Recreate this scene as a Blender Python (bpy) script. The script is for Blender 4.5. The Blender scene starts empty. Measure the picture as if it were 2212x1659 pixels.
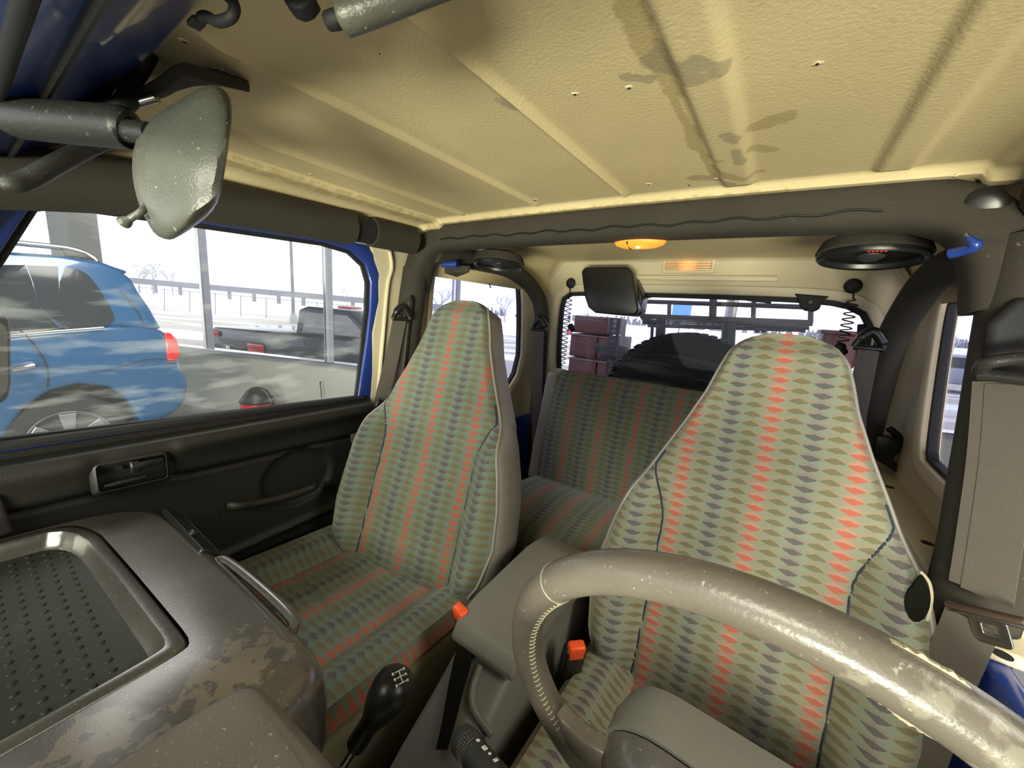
import bpy, bmesh, math, random
from mathutils import Vector as V, Matrix
from math import sin, cos, pi, radians, sqrt, exp, floor
random.seed(7)
S = bpy.context.scene
COL = S.collection

# ------------------------------------------------------------------ camera
F = 831.0
YAW, PITCH, ROLL = radians(34.3), radians(10.8), radians(4.0)
CAM = V((.38, 0, 1.45))
FW = V((-sin(YAW)*cos(PITCH), cos(YAW)*cos(PITCH), -sin(PITCH)))
R0 = V((cos(YAW), sin(YAW), 0)); U0 = R0.cross(FW)
RT = cos(ROLL)*R0 + sin(ROLL)*U0
UP = -sin(ROLL)*R0 + cos(ROLL)*U0
cd = bpy.data.cameras.new('camera'); cam = bpy.data.objects.new('camera', cd); COL.objects.link(cam)
cd.sensor_fit = 'HORIZONTAL'; cd.sensor_width = 36; cd.lens = F*36/2212; cd.clip_start = .01; cd.clip_end = 500
cam.matrix_world = Matrix(((RT.x, UP.x, -FW.x, CAM.x), (RT.y, UP.y, -FW.y, CAM.y), (RT.z, UP.z, -FW.z, CAM.z), (0, 0, 0, 1)))
S.camera = cam
S.view_settings.view_transform = 'Standard'; S.view_settings.look = 'None'
S.view_settings.exposure = 0.14; S.view_settings.gamma = 1; S.view_settings.use_curve_mapping = False

# ------------------------------------------------------------------ world: bright overcast winter sky
W = bpy.data.worlds.new('sky'); S.world = W; W.use_nodes = True
nt = W.node_tree; nt.nodes.clear()
bg = nt.nodes.new('ShaderNodeBackground'); wo = nt.nodes.new('ShaderNodeOutputWorld')
bg.inputs[0].default_value = (.90, .94, 1, 1); bg.inputs[1].default_value = 2.1
nt.links.new(bg.outputs[0], wo.inputs[0])

def area(name, loc, target, sx, sy, power, col):
    l = bpy.data.lights.new(name, 'AREA'); l.shape = 'RECTANGLE'; l.size = sx; l.size_y = sy; l.energy = power; l.color = col
    o = bpy.data.objects.new(name, l); COL.objects.link(o); o.location = loc
    o.rotation_euler = (V(target)-V(loc)).to_track_quat('-Z', 'Y').to_euler(); return o
# showroom ceiling lamps plus an added low fill, ahead of and beside the parked car (out of frame)
area('showroom_lamp_and_fill', (.3, -2.8, 2.9), (.1, .8, 1.0), 1.6, 1.0, 120, (1, .94, .76))
area('showroom_lamp_and_fill', (1.4, -3.2, .45), (.15, .35, 1.7), 1.6, .6, 270, (1, .94, .74))  # added low fill, aimed up to brighten the car's ceiling
area('showroom_lamp_and_fill', (3.2, .4, 3.2), (.3, .6, .9), 1.0, 2.0, 70, (1, .95, .80))
area('showroom_lamp_and_fill', (-3.0, .5, 3.7), (-4.2, .6, .6), 1.2, 2.4, 120, (1, .97, .90))

# ------------------------------------------------------------------ pixel to place
def ray(x, y): return FW + RT*((x-1106)/F) + UP*((829.5-y)/F)
def U(x, y, ax, v):
    d = ray(x, y); i = 'xyz'.index(ax); return CAM + d*((v-CAM[i])/d[i])
def UPL(x, y, p0, n):
    d = ray(x, y); p0 = V(p0); n = V(n); return CAM + d*((p0-CAM).dot(n)/d.dot(n))
def AT(x, y, depth): return CAM + ray(x, y)*depth

# ------------------------------------------------------------------ materials
def newmat(name):
    m = bpy.data.materials.new(name); m.use_nodes = True
    return m, m.node_tree.nodes, m.node_tree.links, m.node_tree.nodes['Principled BSDF']
def plain(name, col, rough=.5, metal=0, noise=0, nscale=40, bump=0, bscale=300, spec=.5, dust=0, dustcol=(.5, .48, .42), coat=0):
    m, N, L, P = newmat(name)
    P.inputs['Base Color'].default_value = (*col, 1); P.inputs['Roughness'].default_value = rough; P.inputs['Metallic'].default_value = metal
    P.inputs['Specular IOR Level'].default_value = spec; P.inputs['Coat Weight'].default_value = coat; P.inputs['Coat Roughness'].default_value = .22 if name == 'dash_grey' else .05
    tc = N.new('ShaderNodeTexCoord')
    last = None
    if noise:
        n = N.new('ShaderNodeTexNoise'); n.inputs['Scale'].default_value = nscale; n.inputs['Detail'].default_value = 5
        L.new(tc.outputs['Object'], n.inputs['Vector'])
        mx = N.new('ShaderNodeMix'); mx.data_type = 'RGBA'
        mx.inputs['A'].default_value = (*[c*(1-noise) for c in col], 1); mx.inputs['B'].default_value = (*[min(1, c*(1+noise)) for c in col], 1)
        L.new(n.outputs[0], mx.inputs['Factor']); last = mx.outputs['Result']
    if dust:
        n = N.new('ShaderNodeTexNoise'); n.inputs['Scale'].default_value = 260; n.inputs['Detail'].default_value = 2
        L.new(tc.outputs['Object'], n.inputs['Vector'])
        r = N.new('ShaderNodeMapRange'); r.inputs[1].default_value = .70-.06*dust; r.inputs[2].default_value = .76; L.new(n.outputs[0], r.inputs[0])
        n2 = N.new('ShaderNodeTexNoise'); n2.inputs['Scale'].default_value = 9; n2.inputs['Detail'].default_value = 6
        L.new(tc.outputs['Object'], n2.inputs['Vector'])
        r2 = N.new('ShaderNodeMapRange'); r2.inputs[1].default_value = .45; r2.inputs[2].default_value = .75; r2.inputs[4].default_value = .28*dust
        L.new(n2.outputs[0], r2.inputs[0])
        a = N.new('ShaderNodeMath'); a.operation = 'MAXIMUM'; L.new(r.outputs[0], a.inputs[0]); L.new(r2.outputs[0], a.inputs[1])
        mx = N.new('ShaderNodeMix'); mx.data_type = 'RGBA'; L.new(a.outputs[0], mx.inputs['Factor'])
        if last: L.new(last, mx.inputs['A'])
        else: mx.inputs['A'].default_value = (*col, 1)
        mx.inputs['B'].default_value = (*dustcol, 1); last = mx.outputs['Result']
    if last: L.new(last, P.inputs['Base Color'])
    if bump:
        n = N.new('ShaderNodeTexNoise'); n.inputs['Scale'].default_value = bscale; n.inputs['Detail'].default_value = 3
        L.new(tc.outputs['Object'], n.inputs['Vector'])
        b = N.new('ShaderNodeBump'); b.inputs['Strength'].default_value = bump; b.inputs['Distance'].default_value = .001
        L.new(n.outputs[0], b.inputs['Height']); L.new(b.outputs[0], P.inputs['Normal'])
    return m

def glass(name, tint, refl=.06, haze=0, hazecol=(.8, .85, .9), scratch=0):
    m, N, L, P = newmat(name); N.remove(P); out = N['Material Output']
    t = N.new('ShaderNodeBsdfTransparent'); t.inputs[0].default_value = (*[q**.5 for q in tint], 1)
    g = N.new('ShaderNodeBsdfGlossy'); g.inputs['Roughness'].default_value = .02
    mx = N.new('ShaderNodeMixShader'); fr = N.new('ShaderNodeFresnel'); fr.inputs[0].default_value = 1.25
    ge = N.new('ShaderNodeNewGeometry'); ml = N.new('ShaderNodeMath'); ml.operation = 'MULTIPLY'; iv = N.new('ShaderNodeMath'); iv.operation = 'SUBTRACT'; iv.inputs[0].default_value = 1
    L.new(ge.outputs['Backfacing'], iv.inputs[1]); L.new(fr.outputs[0], ml.inputs[0]); L.new(iv.outputs[0], ml.inputs[1]); L.new(ml.outputs[0], mx.inputs[0]); L.new(t.outputs[0], mx.inputs[1]); L.new(g.outputs[0], mx.inputs[2]); last = mx
    if haze:
        d = N.new('ShaderNodeBsdfDiffuse'); d.inputs[0].default_value = (*hazecol, 1)
        tc = N.new('ShaderNodeTexCoord'); mp = N.new('ShaderNodeMapping'); mp.inputs['Scale'].default_value = (1, 3, 14); mp.inputs['Rotation'].default_value = (.6, 0, 0)
        n = N.new('ShaderNodeTexNoise'); n.inputs['Scale'].default_value = 2.5; n.inputs['Detail'].default_value = 8
        L.new(tc.outputs['Object'], mp.inputs[0]); L.new(mp.outputs[0], n.inputs['Vector'])
        r = N.new('ShaderNodeMapRange'); r.inputs[1].default_value = .5; r.inputs[2].default_value = .8; r.inputs[3].default_value = haze; r.inputs[4].default_value = haze+scratch
        L.new(n.outputs[0], r.inputs[0])
        m2 = N.new('ShaderNodeMixShader'); L.new(r.outputs[0], m2.inputs[0]); L.new(mx.outputs[0], m2.inputs[1]); L.new(d.outputs[0], m2.inputs[2]); last = m2
    L.new(last.outputs[0], out.inputs[0]); return m

def emit(name, col, st):
    m, N, L, P = newmat(name); P.inputs['Base Color'].default_value = (*col, 1)
    P.inputs['Emission Color'].default_value = (*col, 1); P.inputs['Emission Strength'].default_value = st; return m

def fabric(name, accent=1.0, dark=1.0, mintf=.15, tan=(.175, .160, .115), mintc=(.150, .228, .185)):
    m, N, L, P = newmat(name); P.inputs['Roughness'].default_value = .95; P.inputs['Specular IOR Level'].default_value = .12
    P.inputs['Sheen Weight'].default_value = .15
    def math_(op, a, b=None, c=None):
        n = N.new('ShaderNodeMath'); n.operation = op
        for i, x in enumerate((a, b, c)):
            if x is None: continue
            if isinstance(x, (int, float)): n.inputs[i].default_value = x
            else: L.new(x, n.inputs[i])
        return n.outputs[0]
    def mix(f, a, b):
        n = N.new('ShaderNodeMix'); n.data_type = 'RGBA'
        if isinstance(f, (int, float)): n.inputs['Factor'].default_value = f
        else: L.new(f, n.inputs['Factor'])
        for k, x in (('A', a), ('B', b)):
            if isinstance(x, tuple): n.inputs[k].default_value = (*[q*dark for q in x], 1)
            else: L.new(x, n.inputs[k])
        return n.outputs['Result']
    uv = N.new('ShaderNodeUVMap'); uv.uv_map = 'UVMap'; sp = N.new('ShaderNodeSeparateXYZ'); L.new(uv.outputs[0], sp.inputs[0])
    nz = N.new('ShaderNodeTexNoise'); nz.inputs['Scale'].default_value = 520; nz.inputs['Detail'].default_value = 2; L.new(uv.outputs[0], nz.inputs['Vector'])
    jit = math_('MULTIPLY', math_('SUBTRACT', nz.outputs[0], .5), .22)
    u, v = sp.outputs[0], sp.outputs[1]
    a = math_('DIVIDE', u, .0325); col = math_('FLOOR', a); fa = math_('SUBTRACT', a, col)
    row = math_('ADD', math_('DIVIDE', v, .0185), math_('MULTIPLY', math_('SINE', math_('MULTIPLY', a, pi)), .10))
    fr = math_('FRACT', math_('ADD', row, jit))
    tri = math_('SUBTRACT', 1, math_('ABSOLUTE', math_('SUBTRACT', math_('MULTIPLY', fa, 2), 1)))      # 0 at joints, 1 mid
    lensh = math_('POWER', tri, .55)
    dist = math_('ABSOLUTE', math_('SUBTRACT', fr, .5))
    lens = math_('LESS_THAN', dist, math_('MULTIPLY', lensh, .47))
    acc = math_('LESS_THAN', math_('ABSOLUTE', math_('SUBTRACT', fr, .36)), math_('MULTIPLY', math_('POWER', tri, .85), .30))
    c4 = math_('MODULO', math_('ADD', col, 400), 4)
    isred = math_('LESS_THAN', math_('ABSOLUTE', math_('SUBTRACT', c4, 0)), .5)
    ispur = math_('LESS_THAN', math_('ABSOLUTE', math_('SUBTRACT', c4, 2)), .5)
    # soft tone of the column
    ph = math_('MULTIPLY', math_('SUBTRACT', a, .5), pi/2)
    softred = math_('POWER', math_('MAXIMUM', math_('COSINE', ph), 0), 3)
    softpur = math_('POWER', math_('MAXIMUM', math_('MULTIPLY', math_('COSINE', ph), -1), 0), 3)
    base = mix(softpur, mix(softred, tan, tuple(q*w for q, w in zip(tan, (1.7, 1.05, 1.1)))), tuple(q*w for q, w in zip(tan, (.82, .84, 1.1))))
    acol = mix(isred, mix(ispur, (.145, .135, .065), (.085, .075, .095)), (.48, .095, .06))
    lens_c = mix(math_('MULTIPLY', acc, accent), base, acol)
    mint = mix(mintf, mintc, base)
    c = mix(lens, mint, lens_c)
    n2 = N.new('ShaderNodeTexNoise'); n2.inputs['Scale'].default_value = 900; L.new(uv.outputs[0], n2.inputs['Vector'])
    c2 = mix(math_('MULTIPLY', n2.outputs[0], .45), c, (.17, .17, .12))
    L.new(c2, P.inputs['Base Color'])
    b = N.new('ShaderNodeBump'); b.inputs['Strength'].default_value = .3; b.inputs['Distance'].default_value = .001
    L.new(n2.outputs[0], b.inputs['Height']); L.new(b.outputs[0], P.inputs['Normal'])
    return m

M = dict(
    vinyl=plain('grey_vinyl', (.20, .185, .16), .45, noise=.12, bump=.3, bscale=500),
    piping=plain('grey_piping', (.27, .25, .22), .4),
    pad=plain('black_padding', (.032, .028, .0205), .85, noise=.25, nscale=12, bump=.6, bscale=700, dust=.3, dustcol=(.09, .08, .06)),
    black=plain('black_plastic', (.012, .012, .011), .35, noise=.2),
    satin=plain('satin_black', (.022, .022, .020), .42, bump=.25, bscale=900, dust=.5, dustcol=(.12, .12, .11)),
    rubber=plain('rubber', (.010, .010, .012), .7),
    doorblk=plain('door_trim_black', (.0145, .014, .011), .55, noise=.15, bump=.5, bscale=600),
    blue=plain('blue_paint', (.016, .045, .25), .3, coat=.6),
    greyd=plain('dash_grey', (.066, .059, .054), .25, noise=.22, nscale=14, bump=.2, bscale=700, dust=.7, dustcol=(.21, .185, .14), coat=.9, spec=.8),
    hood=plain('cluster_grey', (.145, .125, .105), .45, noise=.10, bump=.4, bscale=700, dust=.5, dustcol=(.36, .34, .28)),
    mat_=plain('tray_mat', (.022, .025, .018), .55, noise=.2, bump=.4, bscale=500, dust=.5, dustcol=(.09, .10, .07), spec=.3),
    console=plain('console_grey', (.15, .145, .125), .5, noise=.06, bump=.25, bscale=800),
    rim=plain('leather_rim', (.125, .108, .086), .30, noise=.18, nscale=25, bump=.25, bscale=350, dust=.5, dustcol=(.33, .30, .25)),
    mirror_sh=plain('mirror_shell', (.085, .088, .072), .36, noise=.15, bump=.45, bscale=420, dust=.4, dustcol=(.3, .3, .26)),
    metal=plain('bright_metal', (.62, .60, .55), .25, 1),
    belt=plain('belt_webbing', (.098, .086, .070), .75, noise=.1, bump=.5, bscale=900),
    beltd=plain('belt_webbing_dark', (.09, .08, .068), .8, noise=.1, bump=.5, bscale=900),
    brown=plain('brown_plastic', (.055, .035, .025), .5),
    red=plain('red_button', (.85, .09, .02), .35),
    white=plain('white_print', (.8, .8, .75), .5),
    foam=plain('torn_foam', (.46, .42, .28), .9, noise=.3, bump=1, bscale=300),
    valance=plain('seat_valance', (.24, .22, .13), .7),
    carpet=plain('carpet', (.012, .011, .009), .95, noise=.4, nscale=200),
    fabD=fabric('seat_fabric_lit', .9, 1.05, .30, (.285, .245, .175), (.215, .275, .205)), fabP=fabric('seat_fabric', .85, .98), fabR=fabric('bench_fabric_shaded', .8, .80),  # one cloth: lit pile painted into the driver's copy, shade into the bench's
    lampor=emit('lamp_orange', (1, .22, .025), 1.25), bulb=emit('bulb', (1, .75, .3), 9),
    redpr=plain('red_lettering', (.7, .02, .02), .5),
    g_door=glass('door_glass', (.93, .95, .97), haze=.03, scratch=.30), g_rear=glass('tinted_glass', (.68, .69, .90)), g_back=glass('rear_glass', (.84, .84, .97), haze=.02, scratch=.12),
    g_wind=glass('windscreen_glass', (.93, .97, .94)), g_wall=glass('building_glass', (.95, .96, .97)),
    mirror=plain('mirror_glass', (.8, .8, .8), .02, 1),
)

def worn(m, spots, colr, r0=.06):
    N, L = m.node_tree.nodes, m.node_tree.links; P = N['Principled BSDF']
    g = N.new('ShaderNodeNewGeometry'); prev = P.inputs['Base Color'].links[0].from_socket; tot = None
    for c, r in spots:
        d = N.new('ShaderNodeVectorMath'); d.operation = 'DISTANCE'; L.new(g.outputs['Position'], d.inputs[0]); d.inputs[1].default_value = c
        k = N.new('ShaderNodeMapRange'); k.inputs[1].default_value = r; k.inputs[2].default_value = r*.3; L.new(d.outputs['Value'], k.inputs[0])
        if tot is None: tot = k.outputs[0]
        else:
            mm = N.new('ShaderNodeMath'); mm.operation = 'MAXIMUM'; L.new(tot, mm.inputs[0]); L.new(k.outputs[0], mm.inputs[1]); tot = mm.outputs[0]
    n = N.new('ShaderNodeTexNoise'); n.inputs['Scale'].default_value = 55; n.inputs['Detail'].default_value = 7; L.new(g.outputs['Position'], n.inputs['Vector'])
    a = N.new('ShaderNodeMath'); a.operation = 'MULTIPLY_ADD'; a.inputs[1].default_value = .35; L.new(tot, a.inputs[0]); L.new(n.outputs[0], a.inputs[2])
    k = N.new('ShaderNodeMapRange'); k.inputs[1].default_value = .74; k.inputs[2].default_value = .79; k.inputs[4].default_value = .6; L.new(a.outputs[0], k.inputs[0])
    mx = N.new('ShaderNodeMix'); mx.data_type = 'RGBA'; L.new(k.outputs[0], mx.inputs['Factor']); L.new(prev, mx.inputs['A']); mx.inputs['B'].default_value = (*colr, 1); L.new(mx.outputs['Result'], P.inputs['Base Color'])
worn(M['greyd'], [((-.08, .14, 1.02), .09), ((-.02, .06, 1.02), .08), ((-.10, .03, 1.02), .06), ((.0, -.02, 1.02), .09)], (.20, .165, .125))
worn(M['rim'], [(U(1990, 1440, 'z', 1.28), .07)], (.26, .24, .19))
def cream_mat(name, base, stains):
    m, N, L, P = newmat(name); P.inputs['Roughness'].default_value = .62; P.inputs['Specular IOR Level'].default_value = .3
    tc = N.new('ShaderNodeTexCoord')
    def noise(sc, det=5):
        n = N.new('ShaderNodeTexNoise'); n.inputs['Scale'].default_value = sc; n.inputs['Detail'].default_value = det; L.new(tc.outputs['Object'], n.inputs['Vector']); return n
    def mix(f, a, b):
        n = N.new('ShaderNodeMix'); n.data_type = 'RGBA'; L.new(f, n.inputs['Factor'])
        for k, x in (('A', a), ('B', b)):
            if isinstance(x, tuple): n.inputs[k].default_value = (*x, 1)
            else: L.new(x, n.inputs[k])
        return n.outputs['Result']
    def rng(n, a, b, c=0., d=1.):
        r = N.new('ShaderNodeMapRange'); r.inputs[1].default_value = a; r.inputs[2].default_value = b; r.inputs[3].default_value = c; r.inputs[4].default_value = d
        L.new(n, r.inputs[0]); return r.outputs[0]
    c = mix(rng(noise(3.5, 4).outputs[0], .35, .7), base, tuple(q*.86 for q in base))
    if stains:
        at = N.new('ShaderNodeVertexColor'); at.layer_name = 'stain'
        sp = N.new('ShaderNodeSeparateColor'); L.new(at.outputs[0], sp.inputs[0])
        nn = noise(60, 8)
        for ch, colr in ((0, (.36, .27, .11)), (1, (.27, .235, .17)), (2, (.38, .29, .12))):
            a = N.new('ShaderNodeMath'); a.operation = 'MULTIPLY_ADD'; L.new(nn.outputs[0], a.inputs[0]); a.inputs[1].default_value = 1.6; a.inputs[2].default_value = -1.15
            b = N.new('ShaderNodeMath'); b.operation = 'ADD'; L.new(a.outputs[0], b.inputs[0]); L.new(sp.outputs[ch], b.inputs[1])
            c = mix(rng(b.outputs[0], .12, .45, 0, .55), c, colr)
    L.new(c, P.inputs['Base Color'])
    b = N.new('ShaderNodeBump'); b.inputs['Strength'].default_value = .35; b.inputs['Distance'].default_value = .0015
    L.new(noise(220, 3).outputs[0], b.inputs['Height']); L.new(b.outputs[0], P.inputs['Normal'])
    return m
M['navy'] = plain('navy_seam', (.03, .035, .06), .9)
M['void'] = plain('dark_hollow', (.006, .006, .004), .95, spec=.1)  # near-black in place of shade inside the seat tear and console slot
M['ceil'] = cream_mat('cream_headliner', (.73, .610, .355), True)
M['cream'] = cream_mat('cream_shell', (.62, .55, .38), False)
M['creamlt'] = plain('cream_trim', (.68, .60, .42), .55)

# ------------------------------------------------------------------ mesh building
class B:
    def __init__(s): s.v = []; s.f = []; s.uv = None
    def add(s, vs, fs):
        o = len(s.v); s.v += [V(p) for p in vs]; s.f += [tuple(o+i for i in f) for f in fs]; return s
    def box(s, c, sz, rot=None):
        c = V(c); h = [q/2 for q in sz]
        vs = [V((x*h[0], y*h[1], z*h[2])) for x in (-1, 1) for y in (-1, 1) for z in (-1, 1)]
        if rot is not None: vs = [rot @ q for q in vs]
        return s.add([c+q for q in vs], [(0, 1, 3, 2), (4, 6, 7, 5), (0, 4, 5, 1), (2, 3, 7, 6), (0, 2, 6, 4), (1, 5, 7, 3)])
    def prism(s, poly, vec):
        vec = V(vec); n = len(poly); p = [V(q) for q in poly]
        return s.add(p+[q+vec for q in p], [tuple(range(n))[::-1], tuple(range(n, 2*n))]+[(i, (i+1) % n, n+(i+1) % n, n+i) for i in range(n)])
    def ring(s, outer, inner, vec):
        n = len(outer); vec = V(vec); a = [V(q) for q in outer]; b = [V(q) for q in inner]
        vs = a+b+[q+vec for q in a]+[q+vec for q in b]; fs = []
        for i in range(n):
            j = (i+1) % n
            fs += [(i, j, n+j, n+i), (2*n+i, 3*n+i, 3*n+j, 2*n+j), (i, 2*n+i, 2*n+j, j), (n+i, n+j, 3*n+j, 3*n+i)]
        return s.add(vs, fs)
    def tube(s, path, r, seg=10, closed=False, flat=1.0, up=None):
        path = [V(p) for p in path]; n = len(path); rs = r if isinstance(r, (list, tuple)) else [r]*n
        vs = []; prev = V(up) if up is not None else None
        for i, p in enumerate(path):
            a = path[(i-1) % n] if (closed or i > 0) else p; b = path[(i+1) % n] if (closed or i < n-1) else p
            t = (b-a).normalized()
            if prev is None: prev = V((0, 0, 1)) if abs(t.z) < .9 else V((1, 0, 0))
            x = (prev - t*prev.dot(t)).normalized(); y = t.cross(x); prev = x
            for k in range(seg):
                a_ = 2*pi*k/seg; vs.append(p + x*(rs[i]*cos(a_)*flat) + y*(rs[i]*sin(a_)))
        fs = [(i*seg+k, i*seg+(k+1) % seg, ((i+1) % n)*seg+(k+1) % seg, ((i+1) % n)*seg+k) for i in range(n if closed else n-1) for k in range(seg)]
        if not closed: fs += [tuple(range(seg))[::-1], tuple((n-1)*seg+k for k in range(seg))]
        return s.add(vs, fs)
    def strip(s, path, width, thick, wdir):   # flat band
        path = [V(p) for p in path]; vs = []
        for i, p in enumerate(path):
            t = (path[min(i+1, len(path)-1)]-path[max(i-1, 0)]).normalized()
            w = V(wdir[i] if isinstance(wdir, list) else wdir); w = (w-t*w.dot(t)).normalized(); n = t.cross(w)
            ww = width[i] if isinstance(width, list) else width
            for a, b in ((-1, -1), (1, -1), (1, 1), (-1, 1)): vs.append(p+w*(a*ww/2)+n*(b*thick/2))
        n = len(path)
        fs = [(i*4+k, i*4+(k+1) % 4, (i+1)*4+(k+1) % 4, (i+1)*4+k) for i in range(n-1) for k in range(4)]
        return s.add(vs, fs+[(3, 2, 1, 0), tuple((n-1)*4+k for k in range(4))])
    def grid(s, fn, nu, nv, wrapu=False):
        vs = [fn(i/(nu if wrapu else nu-1), j/(nv-1)) for j in range(nv) for i in range(nu)]
        return s.add(vs, [(j*nu+i, j*nu+(i+1) % nu, (j+1)*nu+(i+1) % nu, (j+1)*nu+i) for j in range(nv-1) for i in range(nu if wrapu else nu-1)])
    def ball(s, c, r, n=12, sc=(1, 1, 1), rot=None):
        c = V(c)
        def f(u, v):
            q = V((r*sc[0]*sin(pi*v)*cos(2*pi*u), r*sc[1]*sin(pi*v)*sin(2*pi*u), r*sc[2]*cos(pi*v)))
            return c+(rot @ q if rot is not None else q)
        return s.grid(f, n, max(5, n//2+1), True)
    def lathe(s, o, d, prof, seg=24):       # prof = [(distance along d, radius)]
        o = V(o); d = V(d).normalized(); x = d.orthogonal().normalized(); y = d.cross(x)
        vs = [o+d*h+(x*cos(2*pi*k/seg)+y*sin(2*pi*k/seg))*max(r, 1e-5) for h, r in prof for k in range(seg)]
        n = len(prof)
        return s.add(vs, [(i*seg+k, i*seg+(k+1) % seg, (i+1)*seg+(k+1) % seg, (i+1)*seg+k) for i in range(n-1) for k in range(seg)]
                     + [tuple(range(seg))[::-1], tuple((n-1)*seg+k for k in range(seg))])
def org(p):
    o = V((0, 0, 0))
    while p is not None: o += p.location; p = p.parent
    return o
def mk(name, b, mat, parent=None, smooth=True, bevel=0, seg=2, sub=0, uv=None, label=None, cat=None, group=None, kind=None, loc=None, solid=0):
    me = bpy.data.meshes.new(name)
    if parent is not None: base = org(parent); lc = V((0, 0, 0))
    else:
        if loc is None:
            lo = V([min(p[i] for p in b.v) for i in range(3)]); hi = V([max(p[i] for p in b.v) for i in range(3)])
            loc = V(((lo.x+hi.x)/2, (lo.y+hi.y)/2, lo.z))
        base = V(loc); lc = V(loc)
    me.from_pydata([p-base for p in b.v], [], b.f)
    bm = bmesh.new(); bm.from_mesh(me); bmesh.ops.recalc_face_normals(bm, faces=bm.faces)
    bm.to_mesh(me); bm.free()
    if uv:
        lay = me.uv_layers.new(name='UVMap')
        for lp in me.loops: lay.data[lp.index].uv = uv[lp.vertex_index]
    me.materials.append(M[mat] if isinstance(mat, str) else mat)
    if smooth:
        for p in me.polygons: p.use_smooth = True
    o = bpy.data.objects.new(name, me); COL.objects.link(o); o.location = lc
    if parent is not None: o.parent = parent
    if solid:
        md = o.modifiers.new('s', 'SOLIDIFY'); md.thickness = solid; md.offset = 0
    if bevel:
        md = o.modifiers.new('b', 'BEVEL'); md.width = bevel; md.segments = seg; md.limit_method = 'ANGLE'; md.angle_limit = radians(35)
    if sub:
        md = o.modifiers.new('u', 'SUBSURF'); md.levels = sub; md.render_levels = sub
    if smooth and (bevel or not sub):
        try:
            me.set_sharp_from_angle(angle=radians(40)) if not bevel else None
        except Exception: pass
    tag(o, label, cat, group, kind); return o
def tag(o, label=None, cat=None, group=None, kind=None):
    if label: o['label'] = label
    if cat: o['category'] = cat
    if group: o['group'] = group
    if kind: o['kind'] = kind
    return o
def thing(name, label, cat, loc, group=None, kind=None):
    o = bpy.data.objects.new(name, None); COL.objects.link(o); o.location = V(loc); o.empty_display_size = .05
    return tag(o, label, cat, group, kind)
def struct(name, loc=(0, 0, 0)):
    return thing(name, None, None, loc, kind='structure')

def rrect(w, h, r, n=6):    # rounded rectangle points, centred
    pts = []
    for cx, cy, a0 in ((w/2-r, h/2-r, 0), (-w/2+r, h/2-r, 90), (-w/2+r, -h/2+r, 180), (w/2-r, -h/2+r, 270)):
        for k in range(n+1):
            a = radians(a0+90*k/n); pts.append((cx+r*cos(a), cy+r*sin(a)))
    return pts
def sub_outline(pts, m):     # resample closed polyline to m points
    n = len(pts); L = [((pts[(i+1) % n][0]-pts[i][0])**2+(pts[(i+1) % n][1]-pts[i][1])**2)**.5 for i in range(n)]; T = sum(L); out = []
    i = 0; acc = 0
    for k in range(m):
        t = T*k/m
        while acc+L[i] < t: acc += L[i]; i += 1
        f = (t-acc)/L[i]; a = pts[i]; b = pts[(i+1) % n]; out.append((a[0]+(b[0]-a[0])*f, a[1]+(b[1]-a[1])*f))
    return out
def smooth_outline(pts, it=2):
    for _ in range(it):
        q = []
        for i in range(len(pts)):
            a, b = pts[i], pts[(i+1) % len(pts)]
            q += [(a[0]*.75+b[0]*.25, a[1]*.75+b[1]*.25), (a[0]*.25+b[0]*.75, a[1]*.25+b[1]*.75)]
        pts = q
    return pts
def offset(pts, d):
    n = len(pts); A = sum(pts[i][0]*pts[(i+1) % n][1]-pts[(i+1) % n][0]*pts[i][1] for i in range(n)); sg = 1 if A > 0 else -1; out = []
    for i in range(n):
        a, b, c = V(pts[i-1]), V(pts[i]), V(pts[(i+1) % n]); t = (c-a); t = t.normalized() if t.length > 1e-9 else V((1, 0))
        out.append((b.x+t.y*d*sg, b.y-t.x*d*sg))
    return out
def shrink(pts, d):
    xs = [p[0] for p in pts]; ys_ = [p[1] for p in pts]; cx, cy = (min(xs)+max(xs))/2, (min(ys_)+max(ys_))/2; hx, hy = (max(xs)-min(xs))/2, (max(ys_)-min(ys_))/2
    return [(cx+(x-cx)*(1-d/hx), cy+(y-cy)*(1-d/hy)) for x, y in pts]
def lerp(tab, x):
    if x <= tab[0][0]: return tab[0][1]
    for (a, fa), (b, fb) in zip(tab, tab[1:]):
        if x <= b: return fa+(fb-fa)*(x-a)/(b-a)
    return tab[-1][1]
def sst(a, b, x):
    t = max(0, min(1, (x-a)/(b-a))); return t*t*(3-2*t)
def crom(P, n=8, closed=False):      # Catmull-Rom through points
    P = [V(p) for p in P]; out = []; m = len(P)
    for i in range(m if closed else m-1):
        g = (lambda k: P[k % m]) if closed else (lambda k: P[max(0, min(m-1, k))])
        p0, p1, p2, p3 = g(i-1), g(i), g(i+1), g(i+2)
        for k in range(n):
            t = k/n; out.append(.5*((2*p1)+(-p0+p2)*t+(2*p0-5*p1+4*p2-p3)*t*t+(-p0+3*p1-3*p2+p3)*t**3))
    if not closed: out.append(P[-1])
    return out

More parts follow.
